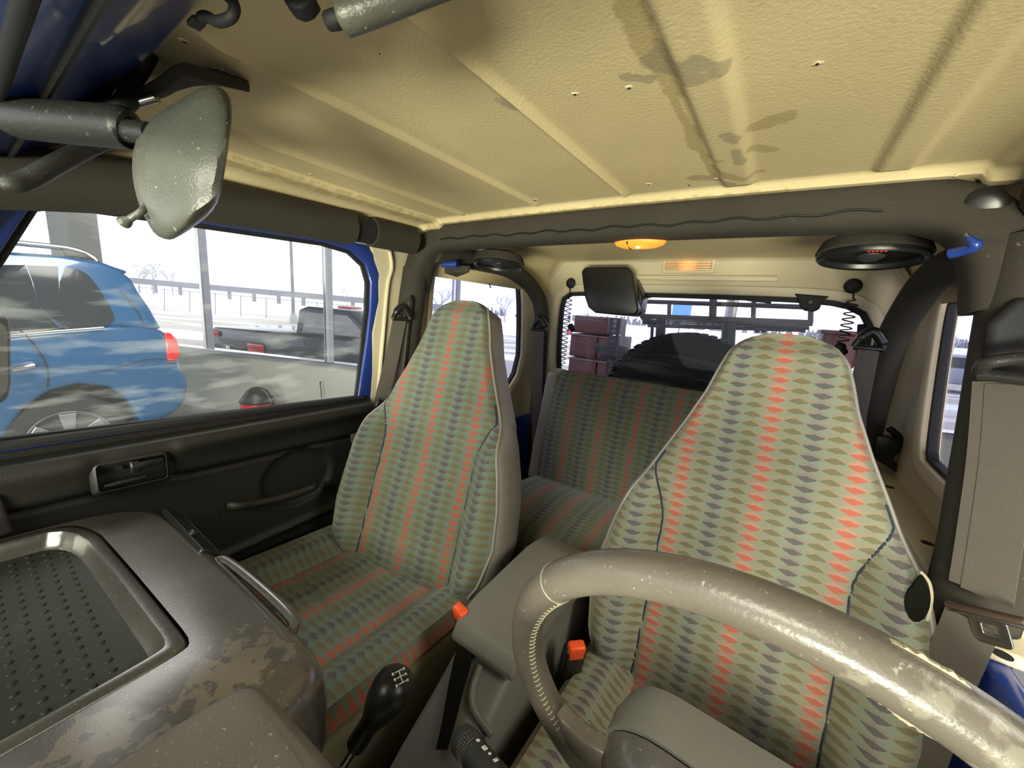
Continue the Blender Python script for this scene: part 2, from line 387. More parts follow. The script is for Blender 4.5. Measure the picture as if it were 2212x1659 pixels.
# ================================================================== SETTING: the car shell
# ---- ceiling (inside of the hard top), with its pressed ribs
XL, XR = -.66, .72
ribs = [(-.405, .008, .008, 0), (-.160, .008, .008, 0), (.060, .009, .009, 0), (.270, .010, .010, .018), (.478, .009, .010, .016)]
YR0, YR1 = .19, .855
def roofz(x, y):
    xe = abs(x-.03)
    z = 1.703 + .006*(1-(x/.6)**2)
    if y < .9:
        inr = sst(.545, .56, xe)
        z -= .012*inr
        for rx, h, w, fl in ribs:
            d = abs(x-rx); d = max(0, d-fl)
            e = sst(YR0-.03 if rx < .2 else -.4, YR0+.01 if rx < .2 else -.3, y)*(1-sst(YR1-.015, YR1+.008, y))
            z -= h*exp(-(d/w)**2*2.2)*e
        z -= .014*sst(.862, .875, y)
    else:
        z -= .014*(1-sst(.93, .96, y))
    z -= (.055+.105*sst(.85, 1.0, y))*sst(.60, .70, xe)**1.5
    return z
ce = B(); NX, NY = 300, 190
ys = [-.02+1.00*j/150 for j in range(151)]+[.98+.84*j/39 for j in range(1, 40)]
NY = len(ys)
ce.grid(lambda u, v: V((XL+(XR-XL)*u, ys[round(v*(NY-1))], roofz(XL+(XR-XL)*u, ys[round(v*(NY-1))]))), NX, NY)
ceil = mk('ceiling', ce, 'ceil', kind='structure', loc=(0, 0, 1.7))
# stains: leaked brown streaks, grey scuffs, and glue bands along the flanges
ca = ceil.data.color_attributes.new('stain', 'FLOAT_COLOR', 'POINT')
def seg_d(p, a, b):
    ax, ay = a; bx, by = b; dx, dy = bx-ax, by-ay; t = max(0, min(1, ((p[0]-ax)*dx+(p[1]-ay)*dy)/(dx*dx+dy*dy+1e-12)))
    return sqrt((p[0]-ax-dx*t)**2+(p[1]-ay-dy*t)**2)
def RP(x, y): q = U(x, y, 'z', 1.70); return (q.x, q.y)
brown = [(RP(1340, 0), RP(1400, 130), .016), (RP(1400, 130), RP(1460, 220), .014), (RP(1455, 235), RP(1540, 390), .006), (RP(1490, 290), RP(1500, 330), .012),
         (RP(1520, 350), RP(1560, 345), .008), (RP(1640, 285), RP(1695, 265), .018), (RP(1625, 330), RP(1665, 335), .012), (RP(1545, 370), RP(1600, 385), .012), (RP(1625, 380), RP(1640, 380), .01)]
grey = [(RP(1425, 110), RP(1440, 160), .010), (RP(1420, 150), RP(1490, 165), .022), (RP(1500, 130), RP(1550, 150), .014), (RP(1350, 185), RP(1400, 190), .010),
        (RP(1570, 290), RP(1585, 300), .012), (RP(1590, 325), RP(1600, 350), .010), (RP(1500, 395), RP(1570, 395), .016), (RP(1580, 400), RP(1610, 400), .014), (RP(1080, 235), RP(1110, 245), .012)]
for i, v in enumerate(ceil.data.vertices):
    p = (v.co.x, v.co.y); r = g = bl = 0
    for a, b_, w in brown:
        r = max(r, 1-sst(w*.5, w*1.3, seg_d(p, a, b_)))
    for a, b_, w in grey:
        g = max(g, 1-sst(w*.5, w*1.3, seg_d(p, a, b_)))
    xe = abs(p[0]-.03)
    if p[1] < .95 and p[0] < 0 and .55 < xe < .60: bl = .75
    if .868 < p[1] < .945 and p[0] < .35: bl = max(bl, .72)
    if .868 < p[1] < .945 and p[0] < -.2: r = max(r, .35)
    ca.data[i].color = (r, g, bl, 1)
# screw holes left in the headliner, each a small torn-edged pit with bare chips around it
holes = [(1240, 220, 6), (1357, 206, 6), (1762, 153, 7), (893, 320, 5), (673, 382, 4), (1155, 440, 5), (400, 108, 6), (1400, 408, 4), (1487, 410, 3), (1545, 396, 4), (2065, 365, 5), (820, 136, 2)]
for x, y, s_ in holes:
    p = U(x, y, 'z', 1.70); z = roofz(p.x, p.y); r = s_*.62/F*max(.3, (p-CAM).dot(FW)); b = B()
    pts = [(p.x+r*(1+.3*random.uniform(-1, 1))*cos(2*pi*k/9), p.y+r*(1+.3*random.uniform(-1, 1))*sin(2*pi*k/9)) for k in range(9)]
    b.prism([V((a, c, z-.0012)) for a, c in pts], (0, 0, .003)); mk('screw_hole', b, 'rubber', ceil, smooth=False)
    if s_ >= 4:
        b = B(); o_ = [(p.x+(a-p.x)*random.uniform(1.8, 3.2), p.y+(c-p.y)*random.uniform(1.6, 2.4)) for a, c in pts]
        b.ring([V((a, c, z-.0006)) for a, c in o_], [V((a, c, z-.0012)) for a, c in pts], (0, 0, .0012)); mk('chipped_paint', b, 'creamlt', ceil, smooth=False)

# ---- rear wall of the hard top with the rear window
YB = 1.78
def face_y(y): return lambda a: V((a[0], y, a[1]))
wb = struct('wall_back', (0, YB, .4))
win = [(-.545, 1.10), (-.575, 1.20), (-.582, 1.50), (-.565, 1.545), (-.52, 1.565), (0, 1.570), (.45, 1.570), (.56, 1.555), (.615, 1.52), (.632, 1.47), (.635, 1.20), (.62, 1.10)]
win = sub_outline(smooth_outline(win, 2), 64)
out = [(x*1.0+(-.11 if x < .03 else .11)*1, z) for x, z in win]
def outer_for(x, z, cx=.03, cz=1.33, w=.72, zl=.95, zh=1.72):
    dx, dz = x-cx, z-cz; k = min((w/abs(dx)) if abs(dx) > 1e-6 else 9e9, ((zh-cz)/dz) if dz > 1e-6 else ((zl-cz)/dz if dz < -1e-6 else 9e9)); return (cx+dx*k, cz+dz*k)
outp = [outer_for(*p) for p in win]
mid = offset(win, .035)
b = B(); b.ring([face_y(YB)(p) for p in outp], [V((p[0], YB, p[1])) for p in mid], (0, .03, 0)); mk('upper_shell', b, 'cream', wb, smooth=False)
b = B(); b.ring([face_y(YB-.012)(p) for p in mid], [face_y(YB-.004)(p) for p in win], (0, .045, 0)); mk('window_surround', b, 'creamlt', wb, bevel=.006)
b = B(); b.ring([face_y(YB+.012)(p) for p in win], [face_y(YB+.014)(p) for p in offset(win, -.018)], (0, .02, 0)); mk('rubber_seal', b, 'rubber', wb, smooth=False)
# curved corner between roof and rear wall
b = B()
def cove(u, v):
    x = XL+.02+(XR-XL-.04)*u; a = v*pi/2
    return V((x, YB-.004-.05*(1-sin(a)) , 1.712-.022*(1-cos(a)) - .10*sst(.58, .68, abs(x-.03))))
b.grid(cove, 60, 10); mk('header_cove', b, 'cream', wb)
q0, q1 = U(1395, 596, 'y', YB), U(1680, 608, 'y', YB)
b = B(); b.box(((q0.x+q1.x)/2-.1, YB-.008, (q0.z+q1.z)/2), (q1.x-q0.x+.2, .018, .020)); mk('ledge', b, 'creamlt', wb, bevel=.004)
b = B(); b.box((.03, YB+.015, .70), (1.36, .03, .60)); mk('tailgate', b, 'blue', wb, bevel=.005)
w1 = struct('window_1', (0, YB+.03, 1.1))
b = B(); b.prism([face_y(YB+.022)(p) for p in offset(win, -.01)], (0, .004, 0)); mk('pane', b, 'g_back', w1, smooth=False)

# ---- side walls with quarter windows
def side_wall(name, wname, X, y0, y1, sg, inner, z0, gmat):
    w = struct(name, (X, (y0+y1)/2, .4))
    wi = sub_outline(smooth_outline(inner, 2), 64); cy = sum(p[0] for p in wi)/64; cz = sum(p[1] for p in wi)/64
    def of(p):
        dy, dz = p[0]-cy, p[1]-cz
        k = min(((y1-cy)/dy if dy > 1e-6 else ((y0-cy)/dy if dy < -1e-6 else 9e9)), ((1.70-cz)/dz if dz > 1e-6 else ((z0-cz)/dz if dz < -1e-6 else 9e9)))
        return (cy+dy*k, cz+dz*k)
    f = lambda x: (lambda p: V((x, p[0], p[1])))
    md = offset(wi, .028)
    b = B(); b.ring([f(X)(of(p)) for p in wi], [f(X)(p) for p in md], (sg*.03, 0, 0)); mk('side_shell', b, 'cream', w, smooth=False)
    b = B(); b.ring([f(X-sg*.010)(p) for p in md], [f(X-sg*.002)(p) for p in wi], (sg*.04, 0, 0)); mk('window_surround', b, 'creamlt', w, bevel=.004)
    b = B(); b.ring([f(X+sg*.010)(p) for p in wi], [f(X+sg*.012)(p) for p in offset(wi, -.008)], (sg*.02, 0, 0)); mk('rubber_seal', b, 'rubber', w, smooth=False)
    g = struct(wname, (X, cy, z0)); b = B(); b.prism([f(X+sg*.02)(p) for p in offset(wi, -.004)], (sg*.004, 0, 0)); mk('pane', b, gmat, g, smooth=False)
    return w
wl = side_wall('wall_left', 'window_2', XL, .93, YB, -1, [(.985, 1.04), (.985, 1.54), (1.02, 1.595), (1.50, 1.60), (1.565, 1.57), (1.61, 1.04)], .85, 'g_rear')
wr = side_wall('wall_right', 'window_3', XR, .80, YB, 1, [(.93, 1.145), (.93, 1.57), (1.52, 1.572), (1.56, 1.55), (1.40, 1.155), (1.36, 1.145)], 1.03, 'g_rear')
# blue tub sides, flange with bolt holes
b = B(); b.box((.69, 1.05, .72), (.03, 1.5, .62)); mk('tub_side', b, 'blue', wr, bevel=.01)
b = B(); b.box((.695, 1.27, 1.04), (.075, 1.04, .02)); fl = mk('flange', b, 'cream', wr, bevel=.005)
for y in (.74,) + tuple(U(x, yy, 'x', .69).y for x, yy in ((2020, 1145), (1935, 1025))):
    b = B(); b.lathe((.685, y, 1.0495), (0, 0, 1), [(0, .010), (.0012, .010)], 14); mk('bolt_hole', b, 'rubber', fl)
b = B(); b.box((-.665, 1.3, .66), (.03, 1.0, .52)); mk('tub_side', b, 'blue', wl, bevel=.01)
# cream door pillar of the hard top, left
pil = B()
prof = [(.735, 1.66), (.96, 1.69), (.96, .95), (.80, .95), (.735, 1.10), (.745, 1.35), (.765, 1.45), (.765, 1.53), (.745, 1.58)]
pil.prism([V((-.672, a, z)) for a, z in prof], (-.035, 0, 0)); pl_ = mk('door_pillar', pil, 'cream', wl, smooth=True, bevel=.008)
b = B(); b.tube(crom([(-.665, .800, 1.62), (-.668, .815, 1.56), (-.668, .80, 1.50), (-.668, .786, 1.36), (-.668, .768, 1.16), (-.668, .775, 1.12), (-.668, .80, 1.06), (-.668, .81, .98)], 6), .006, 8); mk('pillar_bead', b, 'creamlt', wl)
b = B(); b.box((-.69, .42, 1.655), (.05, 1.05, .09)); mk('roof_rail', b, 'cream', wl, bevel=.01)
b = B(); b.prism([V((-.668, y, z)) for y, z in ((.775, 1.655), (.84, 1.64), (.80, 1.60), (.765, 1.615))], (.010, 0, 0)); mk('raised_pad', b, 'creamlt', wl, bevel=.003)
b = B(); b.box((.745, .42, 1.66), (.05, 1.05, .08)); mk('roof_rail', b, 'cream', wr, bevel=.01)
# floor
b = B(); b.box((.03, .85, .43), (1.40, 2.0, .03)); mk('floor', b, 'carpet', kind='structure')
# front bulkhead below the dashboard
b = B(); b.box((.03, -.22, .72), (1.38, .03, .60)); mk('wall_front', b, 'rubber', kind='structure')

# ---- windscreen header (blue) and windscreen
hd = struct('trim_1', (0, .1, 1.6))
b = B()
hp = [(.142, 1.672), (.145, 1.690), (.02, 1.680), (.02, 1.610), (.048, 1.612), (.075, 1.622)]
b.prism([V((-.70, y, z)) for y, z in hp], (1.46, 0, 0)); mk('header_panel', b, 'blue', hd, bevel=.006)
b = B(); b.tube([(-.69, .046, 1.613), (.74, .046, 1.613)], .006, 10); mk('header_seal', b, 'rubber', hd)
b = B(); b.tube([(-.69, .074, 1.6205), (.74, .074, 1.6205)], .004, 8); mk('chrome_lip', b, 'satin', hd)
w4 = struct('window_4', (0, 0, 1.0))
b = B(); b.prism([V((-.66, .040, 1.612)), V((.72, .040, 1.612)), V((.76, -.32, 1.03)), V((-.70, -.32, 1.03))], (0, -.005, 0)); mk('pane', b, 'g_wind', w4, smooth=False)
b = B(); b.tube([(-.665, .07, 1.62), (-.685, -.31, 1.02)], .030, 12); mk('screen_pillar', b, 'pad', hd)

# ---- passenger door
door = struct('door_1', (-.69, .3, .5))
DW = [(-.10, 1.17), (-.06, 1.27), (.05, 1.473), (.095, 1.565), (.13, 1.580), (.40, 1.590), (.60, 1.597), (.68, 1.588), (.728, 1.555), (.745, 1.505), (.742, 1.42), (.730, 1.33), (.700, 1.143)]
dwin = []
for i, p in enumerate(DW): dwin.append(p)
dwo = [(-.155, 1.10), (-.12, 1.26), (-.01, 1.48), (.05, 1.60), (.10, 1.625), (.40, 1.632), (.60, 1.638), (.71, 1.625), (.765, 1.58), (.785, 1.51), (.780, 1.42), (.765, 1.33), (.735, 1.08)]
fx = lambda x: (lambda p: V((x, p[0], p[1])))
b = B(); b.ring([fx(-.672)(p) for p in dwo], [fx(-.676)(p) for p in DW], (-.03, 0, 0)); mk('door_frame', b, 'blue', door, bevel=.006, seg=3)
b = B(); b.ring([fx(-.684)(p) for p in DW], [fx(-.686)(p) for p in offset(DW, -.009)], (-.012, 0, 0)); mk('glass_run', b, 'rubber', door, smooth=False)
b = B(); b.prism([fx(-.692)(p) for p in offset(DW, .004)], (-.004, 0, 0)); mk('window_glass', b, 'g_door', door, smooth=False)
b = B(); b.tube([(-.672, -.20, 1.168), (-.672, .30, 1.160), (-.672, .715, 1.146)], .009, 8); mk('belt_seal', b, 'rubber', door)
# trim panel with rolled top and waist crease
def dp(u, v):
    y = -.34+1.07*u; z = 1.150-.68*v+.012*(.4-y)*.5*(1-v)
    x = -.655
    zz = z
    x += .018*exp(-((zz-1.118)/.024)**2)                # roll under the glass
    cz = 1.048-.02*y
    x += -.010*exp(-((zz-cz)/.006)**2) + .010*sst(cz+.02, cz-.02, -zz+2*cz)
    x -= .006*sst(.10, .13, y)*(1-sst(.225, .25, y))*sst(1.035, 1.045, zz)*(1-sst(1.125, 1.135, zz))
    dy, dz = y-.50, z-.955; dd = sqrt(dy*dy+dz*dz*1.4); x += -.012*(1-sst(.085, .10, dd))
    x += .014*exp(-((z-.79-.06*(y))/.010)**2)*.6
    if v < .02: x -= .03
    return V((x, y, z))
b = B(); b.grid(dp, 150, 130); trim = mk('trim_panel', b, 'doorblk', door)
# latch bezel with lever
b = B(); hb = rrect(.110, .060, .010)
q = V((-.640, .170, 1.082)); tl = radians(0)
def hz(p, x): return V((x, q.y+p[0], q.z+p[1]-.02*p[0]))
b.ring([hz(p, -.648) for p in rrect(.118, .076, .012)], [hz(p, -.636) for p in rrect(.100, .054, .007)], (.006, 0, 0)); bez = mk('latch_bezel', b, 'satin', door, bevel=.002)
b = B(); b.prism([hz(p, -.652) for p in rrect(.104, .058, .007)], (.004, 0, 0)); mk('latch_cup', b, 'doorblk', bez, smooth=False)
b = B(); b.box(q+V((.004, .022, .012)), (.012, .050, .014)); b.box(q+V((.002, .004, .010)), (.014, .016, .026)); mk('lever', b, 'black', bez, bevel=.003)
b = B(); b.box(q+V((0, -.012, -.017)), (.010, .062, .007)); mk('lock_slider', b, 'satin', bez, bevel=.002)
b = B(); b.lathe(q+V((-.006, -.018, .012)), (1, 0, 0), [(0, .007), (.006, .006)], 14); mk('screw', b, 'black', bez)
# pull handle
a0, a1 = U(505, 1100, 'x', -.625), U(692, 1052, 'x', -.625)
b = B(); pth = [V((-.650, a0.y, a0.z))]+[V((-.634-.004*sin(pi*t/8), a0.y+(a1.y-a0.y)*(t+.5)/9, a0.z+(a1.z-a0.z)*(t+.5)/9-.010*sin(pi*t/8))) for t in range(9)]+[V((-.650, a1.y, a1.z))]
b.tube(crom(pth, 3), .0085, 10, flat=1.3); mk('pull_handle', b, 'doorblk', door)
for p_ in ((485, 1108), (702, 1042)):
    s0 = U(*p_, 'x', -.640); b = B(); b.lathe(s0, (1, 0, 0), [(0, .005), (.003, .004)], 10); mk('screw', b, 'black', door)

# ================================================================== ROLL BAR
bar = thing('roll_bar', 'black padded roll bar arching behind the front seats under the cream roof', 'roll bar', (0, .9, .45))
# cross member: padded, oval, bending down at both ends
cb = crom([(-.655, .90, 1.50), (-.635, .915, 1.60), (-.585, .925, 1.652), (-.46, .925, 1.664), (0, .925, 1.668), (.42, .925, 1.665), (.55, .92, 1.655), (.615, .905, 1.60), (.64, .895, 1.50)], 7)
def ribbon(path, ry, rz, seg=20):
    bb = B(); path = [V(p) for p in path]; n = len(path); vs = []
    for i, p in enumerate(path):
        t = (path[min(i+1, n-1)]-path[max(i-1, 0)]).normalized(); y = V((0, 1, 0)); y = (y-t*y.dot(t)).normalized(); z = t.cross(y)
        for k in range(seg):
            a = 2*pi*k/seg; c_, s_ = cos(a), sin(a)
            e = .65; vs.append(p + y*(ry*math.copysign(abs(c_)**e, c_)) + z*(rz*math.copysign(abs(s_)**e, s_)))
    bb.add(vs, [(i*seg+k, i*seg+(k+1) % seg, (i+1)*seg+(k+1) % seg, (i+1)*seg+k) for i in range(n-1) for k in range(seg)]+[tuple(range(seg)), tuple((n-1)*seg+k for k in range(seg))])
    return bb
mk('cross_pad', ribbon(cb, .045, .040), 'pad', bar)
b = B(); zp = [V((x, .925-.0455-.0012*0, 1.650+.0022*sin(x*75)+.0015*sin(x*31))) for x in [-.52+1.0*i/160 for i in range(161)]]
b.tube(zp, .0022, 6); mk('zipper', b, 'black', bar)
b = B(); b.tube(crom([(-.652, .90, 1.56), (-.645, .87, 1.40), (-.655, .84, 1.15), (-.665, .80, .90), (-.67, .78, .50)], 6), .043, 16); mk('pillar_pad', b, 'pad', bar)
b = B(); b.tube(crom([(.655, .89, 1.60), (.662, .87, 1.45), (.672, .845, 1.25), (.68, .83, 1.05), (.68, .82, .50)], 6), .050, 16); mk('pillar_pad', b, 'pad', bar)
# side members toward the windscreen
b = B(); b.tube([(-.612, .22, 1.622), (-.61, .60, 1.635), (-.608, .635, 1.637)], .043, 16); mk('side_pad', b, 'pad', bar)
b = B(); b.tube([(-.608, .63, 1.637), (-.607, .70, 1.639)], .034, 16); mk('webbing_strap', b, 'rubber', bar)
b = B(); b.tube([(-.607, .695, 1.638), (-.605, .84, 1.640)], .040, 16); mk('side_pad', b, 'pad', bar)
b = B(); b.tube([(-.60, -.01, 1.60), (-.606, .15, 1.635), (-.605, .92, 1.640)], .020, 14); mk('side_tube', b, 'black', bar)
b = B(); b.tube([(-.61, .02, 1.585), (-.611, .10, 1.60), (-.612, .23, 1.622)], .046, 16); mk('side_pad', b, 'pad', bar)
b = B(); b.tube([(.66, .02, 1.62), (.665, .30, 1.64), (.66, .86, 1.655)], .045, 16); mk('side_pad', b, 'pad', bar)
# rear members
b = B(); b.tube(crom([(-.60, .93, 1.62), (-.600, 1.15, 1.622), (-.590, 1.36, 1.612), (-.565, 1.50, 1.55), (-.548, 1.565, 1.44), (-.545, 1.58, 1.20), (-.545, 1.60, .60)], 7), .034, 16); mk('rear_pad', b, 'pad', bar)
b = B(); b.tube(crom([(.64, .93, 1.61), (.655, 1.15, 1.612), (.655, 1.36, 1.600), (.648, 1.48, 1.53), (.640, 1.55, 1.42), (.64, 1.57, 1.20), (.64, 1.60, .60)], 7), .037, 16); mk('rear_pad', b, 'pad', bar)
# torn pad edge and blue metal showing
b = B()
tp = [U(960, 590, 'y', 1.0), U(985, 598, 'y', 1.0), U(1010, 588, 'y', 1.02), U(1015, 575, 'y', 1.02), U(960, 572, 'y', 1.0)]
b.prism(tp, (0, .006, 0)); mk('torn_flap', b, 'pad', bar, smooth=False)
b = B(); b.tube(crom([U(1050, 600, 'y', 1.3), U(1056, 612, 'y', 1.3), U(1060, 622, 'y', 1.3)], 4), .0028, 6); mk('loose_thread', b, 'pad', bar)
b = B(); b.tube([U(955, 572, 'y', .965), U(988, 570, 'y', .980)], [.009, .012], 12); mk('bare_tube', b, 'blue', bar, label='bare blue painted tube')
b = B(); c_ = crom([U(2052, 548, 'y', .84), U(2085, 540, 'y', .83), U(2108, 530, 'y', .82), U(2090, 512, 'y', .82)], 4)
b.tube(c_, [.0075]*(len(c_)-3)+[.005, .004, .003], 10); mk('bare_tube', b, 'blue', bar, label='bare blue painted tube')
b = B(); cc = U(2122, 448, 'y', .875); b.lathe(cc, (-.2, -1, -.3), [(-.02, .026), (.0, .026), (.004, .022), (.006, .014), (.007, .004)], 22); mk('bolt_cap', b, 'black', bar)
for px, py in ((2088, 508), (2200, 528)):
    b = B(); b.ball(U(px, py, 'y', .81), .003, 8); mk('snap_fastener', b, 'metal', bar)

# speakers in their pods
def speaker(c, rx, ry, tilt, label, lettering):
    t = thing('speaker', label, 'speaker', c, 'speakers hung on the rear of the roll bar'); c = V(c); rot = Matrix.Rotation(tilt, 3, 'Y') @ Matrix.Rotation(radians(-8), 3, 'X')
    def L(pr, seg=32): return B().add([c+rot @ V((rx*r*cos(2*pi*k/seg), ry*r*sin(2*pi*k/seg), h)) for h, r in pr for k in range(seg)],
        [(i*seg+k, i*seg+(k+1) % seg, (i+1)*seg+(k+1) % seg, (i+1)*seg+k) for i in range(len(pr)-1) for k in range(seg)]+[tuple(range(seg)), tuple((len(pr)-1)*seg+k for k in range(seg))])
    mk('pod', L([(.032, .75), (.024, .95), (.006, 1.04), (.0, 1.06), (-.004, 1.0)]), 'pad', t)
    mk('rim', L([(.0, 1.02), (-.010, 1.03), (-.015, .98), (-.012, .90), (-.004, .86)]), 'black', t)
    mk('cone', L([(-.002, .88), (.012, .45), (.010, .3), (-.006, .26), (-.014, .12)]), 'satin', t)
    if lettering:
        bb = B()
        for k in range(5): bb.box(c+rot @ V((-.012+k*.006, -ry*.93, -.015)), (.004, .003, .0025), rot)
        mk('red_lettering', bb, 'redpr', t, smooth=False)
    return t
speaker((-.455, 1.09, 1.606), .090, .072, radians(0), 'round black speaker pod near the left quarter window', False)
speaker((.50, 1.08, 1.612), .086, .072, radians(0), 'round black speaker with red lettering near the right quarter window', True)

# dome lamp under the cross pad
t = thing('dome_lamp', 'lit orange oval dome lamp under the middle of the roll bar', 'lamp', (.075, .955, 1.625))
c = V((.070, .945, 1.626))
def oval(c, rx, ry, hs): 
    seg = 32
    return B().add([c+V((rx*r*cos(2*pi*k/seg), ry*r*sin(2*pi*k/seg), h)) for h, r in hs for k in range(seg)],
        [(i*seg+k, i*seg+(k+1) % seg, (i+1)*seg+(k+1) % seg, (i+1)*seg+k) for i in range(len(hs)-1) for k in range(seg)]+[tuple(range(seg)), tuple((len(hs)-1)*seg+k for k in range(seg))])
mk('lens', oval(c, .060, .032, [(.008, 1), (.002, 1), (-.005, .93), (-.010, .7), (-.012, .35)]), 'lampor', t)
b = B(); b.tube([c+V((-.020, .030*s_, -.002-.0095*(1-s_*s_))) for s_ in [-1+.2*i for i in range(11)]], .0022, 8); mk('divider', b, 'black', t)
b = B(); b.ball(c+V((0.002, -.014, -.009)), .006, 10); mk('bulb', b, 'bulb', t)
pl = bpy.data.lights.new('dome_glow', 'POINT'); pl.energy = .10; pl.color = (1, .45, .12); pl.shadow_soft_size = .02
po = bpy.data.objects.new('dome_glow', pl); COL.objects.link(po); po.location = c+V((0, .01, -.05))

# high brake-lamp lens on the rear header
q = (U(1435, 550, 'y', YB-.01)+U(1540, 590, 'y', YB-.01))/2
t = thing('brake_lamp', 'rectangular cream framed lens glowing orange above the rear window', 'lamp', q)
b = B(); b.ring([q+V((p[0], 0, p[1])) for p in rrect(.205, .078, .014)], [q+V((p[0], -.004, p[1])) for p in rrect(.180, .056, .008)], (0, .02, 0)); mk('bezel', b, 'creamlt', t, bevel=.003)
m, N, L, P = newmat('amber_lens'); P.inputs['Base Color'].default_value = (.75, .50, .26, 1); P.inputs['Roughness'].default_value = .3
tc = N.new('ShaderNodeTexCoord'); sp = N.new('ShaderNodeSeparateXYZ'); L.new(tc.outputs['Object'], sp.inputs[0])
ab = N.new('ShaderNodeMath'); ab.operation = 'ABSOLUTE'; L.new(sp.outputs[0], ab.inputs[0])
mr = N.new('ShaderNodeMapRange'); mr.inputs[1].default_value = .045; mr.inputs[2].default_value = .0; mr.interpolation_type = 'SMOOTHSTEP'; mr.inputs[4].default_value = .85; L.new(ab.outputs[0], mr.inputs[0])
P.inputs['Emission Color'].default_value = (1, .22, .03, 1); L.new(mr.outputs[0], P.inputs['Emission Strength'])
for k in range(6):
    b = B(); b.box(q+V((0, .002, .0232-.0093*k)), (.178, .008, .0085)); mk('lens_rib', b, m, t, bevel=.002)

# ================================================================== SEATS
wtab = [(0, .035), (.008, .058), (.02, .076), (.045, .092), (.08, .104), (.13, .118), (.20, .146), (.28, .182), (.36, .216), (.44, .240), (.51, .253), (.60, .260), (.68, .246), (.72, .222), (.76, .185)]
ttab = [(0, .02), (.01, .035), (.04, .065), (.12, .085), (.3, .10), (.6, .115), (.76, .11)]
def seat(name, label, xc, ytop, ztop, rake, fab, cz, cy0, cy1, cw, yawd=0, tear=False, wk=1.0):
    wt = [(a, q*wk) for a, q in wtab]
    root = thing(name, label, 'seat', (xc, ytop-.2, .45)); r = radians(rake); up = V((0, sin(r), cos(r))); fwd = V((0, -cos(r), sin(r)))
    yr = Matrix.Rotation(radians(yawd), 3, 'Z'); top = V((xc, ytop, ztop)); pivot = V((xc, ytop, 0))
    def place(u, v, d):
        p = top+V((u, 0, 0))-up*v+fwd*d; return yr @ (p-pivot)+pivot
    def depth(u, v, w):
        s = abs(u)/w
        bol = sst(.27, .40, v)*(1-sst(.68, .76, v)*.4)
        seam = .150+.045*sst(.42, .26, v)
        d = .044*bol*sst(seam-.012, seam+.055, abs(u))*(1-.35*sst(.225, .26, abs(u)))
        d -= .009*bol*exp(-((abs(u)-seam)/.0045)**2)
        d += .010*sst(.45, .60, v)*exp(-(u/.12)**2)
        d -= .030*sst(.80, 1.0, s)**2*(1 if True else 0)
        d -= .004*exp(-((v-.285)/.004)**2)*(abs(u) < .12)*0
        d -= .022*(1-sst(0, .05, v))
        if tear and u > .19 and abs(v-.475) < .06: pass
        return d
    NVv, NU = 110, 81
    vs_ = [.76*(j/(NVv-1))**1.25 for j in range(NVv)]
    b = B(); uv = []
    def ff(a, c):
        v = vs_[round(c*(NVv-1))]; w = lerp(wt, v)*.955; u = (2*a-1)*w; uv.append((u+.0162+.13*4, -v+5)); return place(u, v, depth(u, v, w/.955))
    b.grid(ff, NU, NVv)
    mk('backrest_cover', b, fab, root, uv=uv)
    # vinyl shell around it
    b = B(); K = 26
    def sh(a, c):
        v = vs_[round(c*(NVv-1))]; w = lerp(wt, v); T = lerp(ttab, v); k = round(a*(K-1))
        d0 = depth(w*.955, v, w)
        pr = [(.955*w, d0), (.975*w, d0-.004), (1.0*w, d0-.014), (1.02*w, d0-.035), (1.025*w, d0-.07), (1.0*w, -T*.85-.01), (.93*w, -T-.012), (.8*w, -T-.02), (.6*w, -T-.026), (.4*w, -T-.03), (.2*w, -T-.032), (.07*w, -T-.032), (.02*w, -T-.032)]
        if k < 13: u, d = pr[k]
        else: u, d = pr[25-k]; u = -u
        return place(u, v, d)
    b.grid(sh, K, NVv)
    b.add([sh(i/(K-1), 0) for i in range(K)], [tuple(range(K))]); b.add([sh(i/(K-1), 1) for i in range(K)], [tuple(range(K))])
    mk('backrest_shell', b, 'vinyl', root)
    pt = []
    for sgn, rng in ((-1, range(NVv-1, -1, -2)), (1, range(0, NVv, 2))):
        for j in rng:
            v = vs_[j]; w = lerp(wt, v); pt.append(place(sgn*w*.962, v, depth(w*.955, v, w)+.001))
    b = B(); b.tube(pt, .0032, 6); mk('piping', b, 'piping', root)
    # side seams of the bolsters
    for sgn in (-1, 1):
        pp = []
        for j in range(30):
            v = .27+.47*j/29; se = .150+.045*sst(.42, .26, v); w = lerp(wt, v); se = min(se, w*.93); pp.append(place(sgn*se, v, depth(se, v, w)+.0012))
        b = B(); b.tube(pp, .0024, 6); mk('seam', b, 'navy', root)
    # cushion
    cc = cw
    def cz_(u, y):
        e = (y-cy0)/(cy1-cy0); s = abs(u)/cc
        z = cz+.012*(1-e)+.030*sst(.52, .78, s)-.030*sst(.90, 1, s)**2 - .006*exp(-((s-.56)/.025)**2)
        z -= .005*exp(-((e-.45)/.02)**2)*(s < .55)
        return z
    b = B(); uv = []
    def cf(a, c):
        u = (2*a-1)*cc
        if c < .8: y = cy1+(cy0-cy1)*c/.8; z = cz_(u, y); ln = cy1-y
        else:
            k = (c-.8)/.2; an = k*pi/2; y = cy0-.045*sin(an); z = cz_(u, cy0)-.045*(1-cos(an))-.06*k*k; ln = cy1-cy0+.1*k
        uv.append((u+.0162+.13*4, 3+ln)); return V((xc+u, y, z))
    b.grid(cf, 60, 60); mk('cushion_cover', b, fab, root, uv=uv)
    b = B(); b.box((xc, (cy0+cy1)/2, cz-.115), (2*cc+.004, cy1-cy0+.03, .22)); mk('cushion_side', b, 'valance', root, bevel=.02, seg=3)
    b = B(); b.box((xc, (cy0+cy1)/2, .535), (2*cc-.08, cy1-cy0-.08, .19)); mk('seat_base', b, 'rubber', root, bevel=.02)
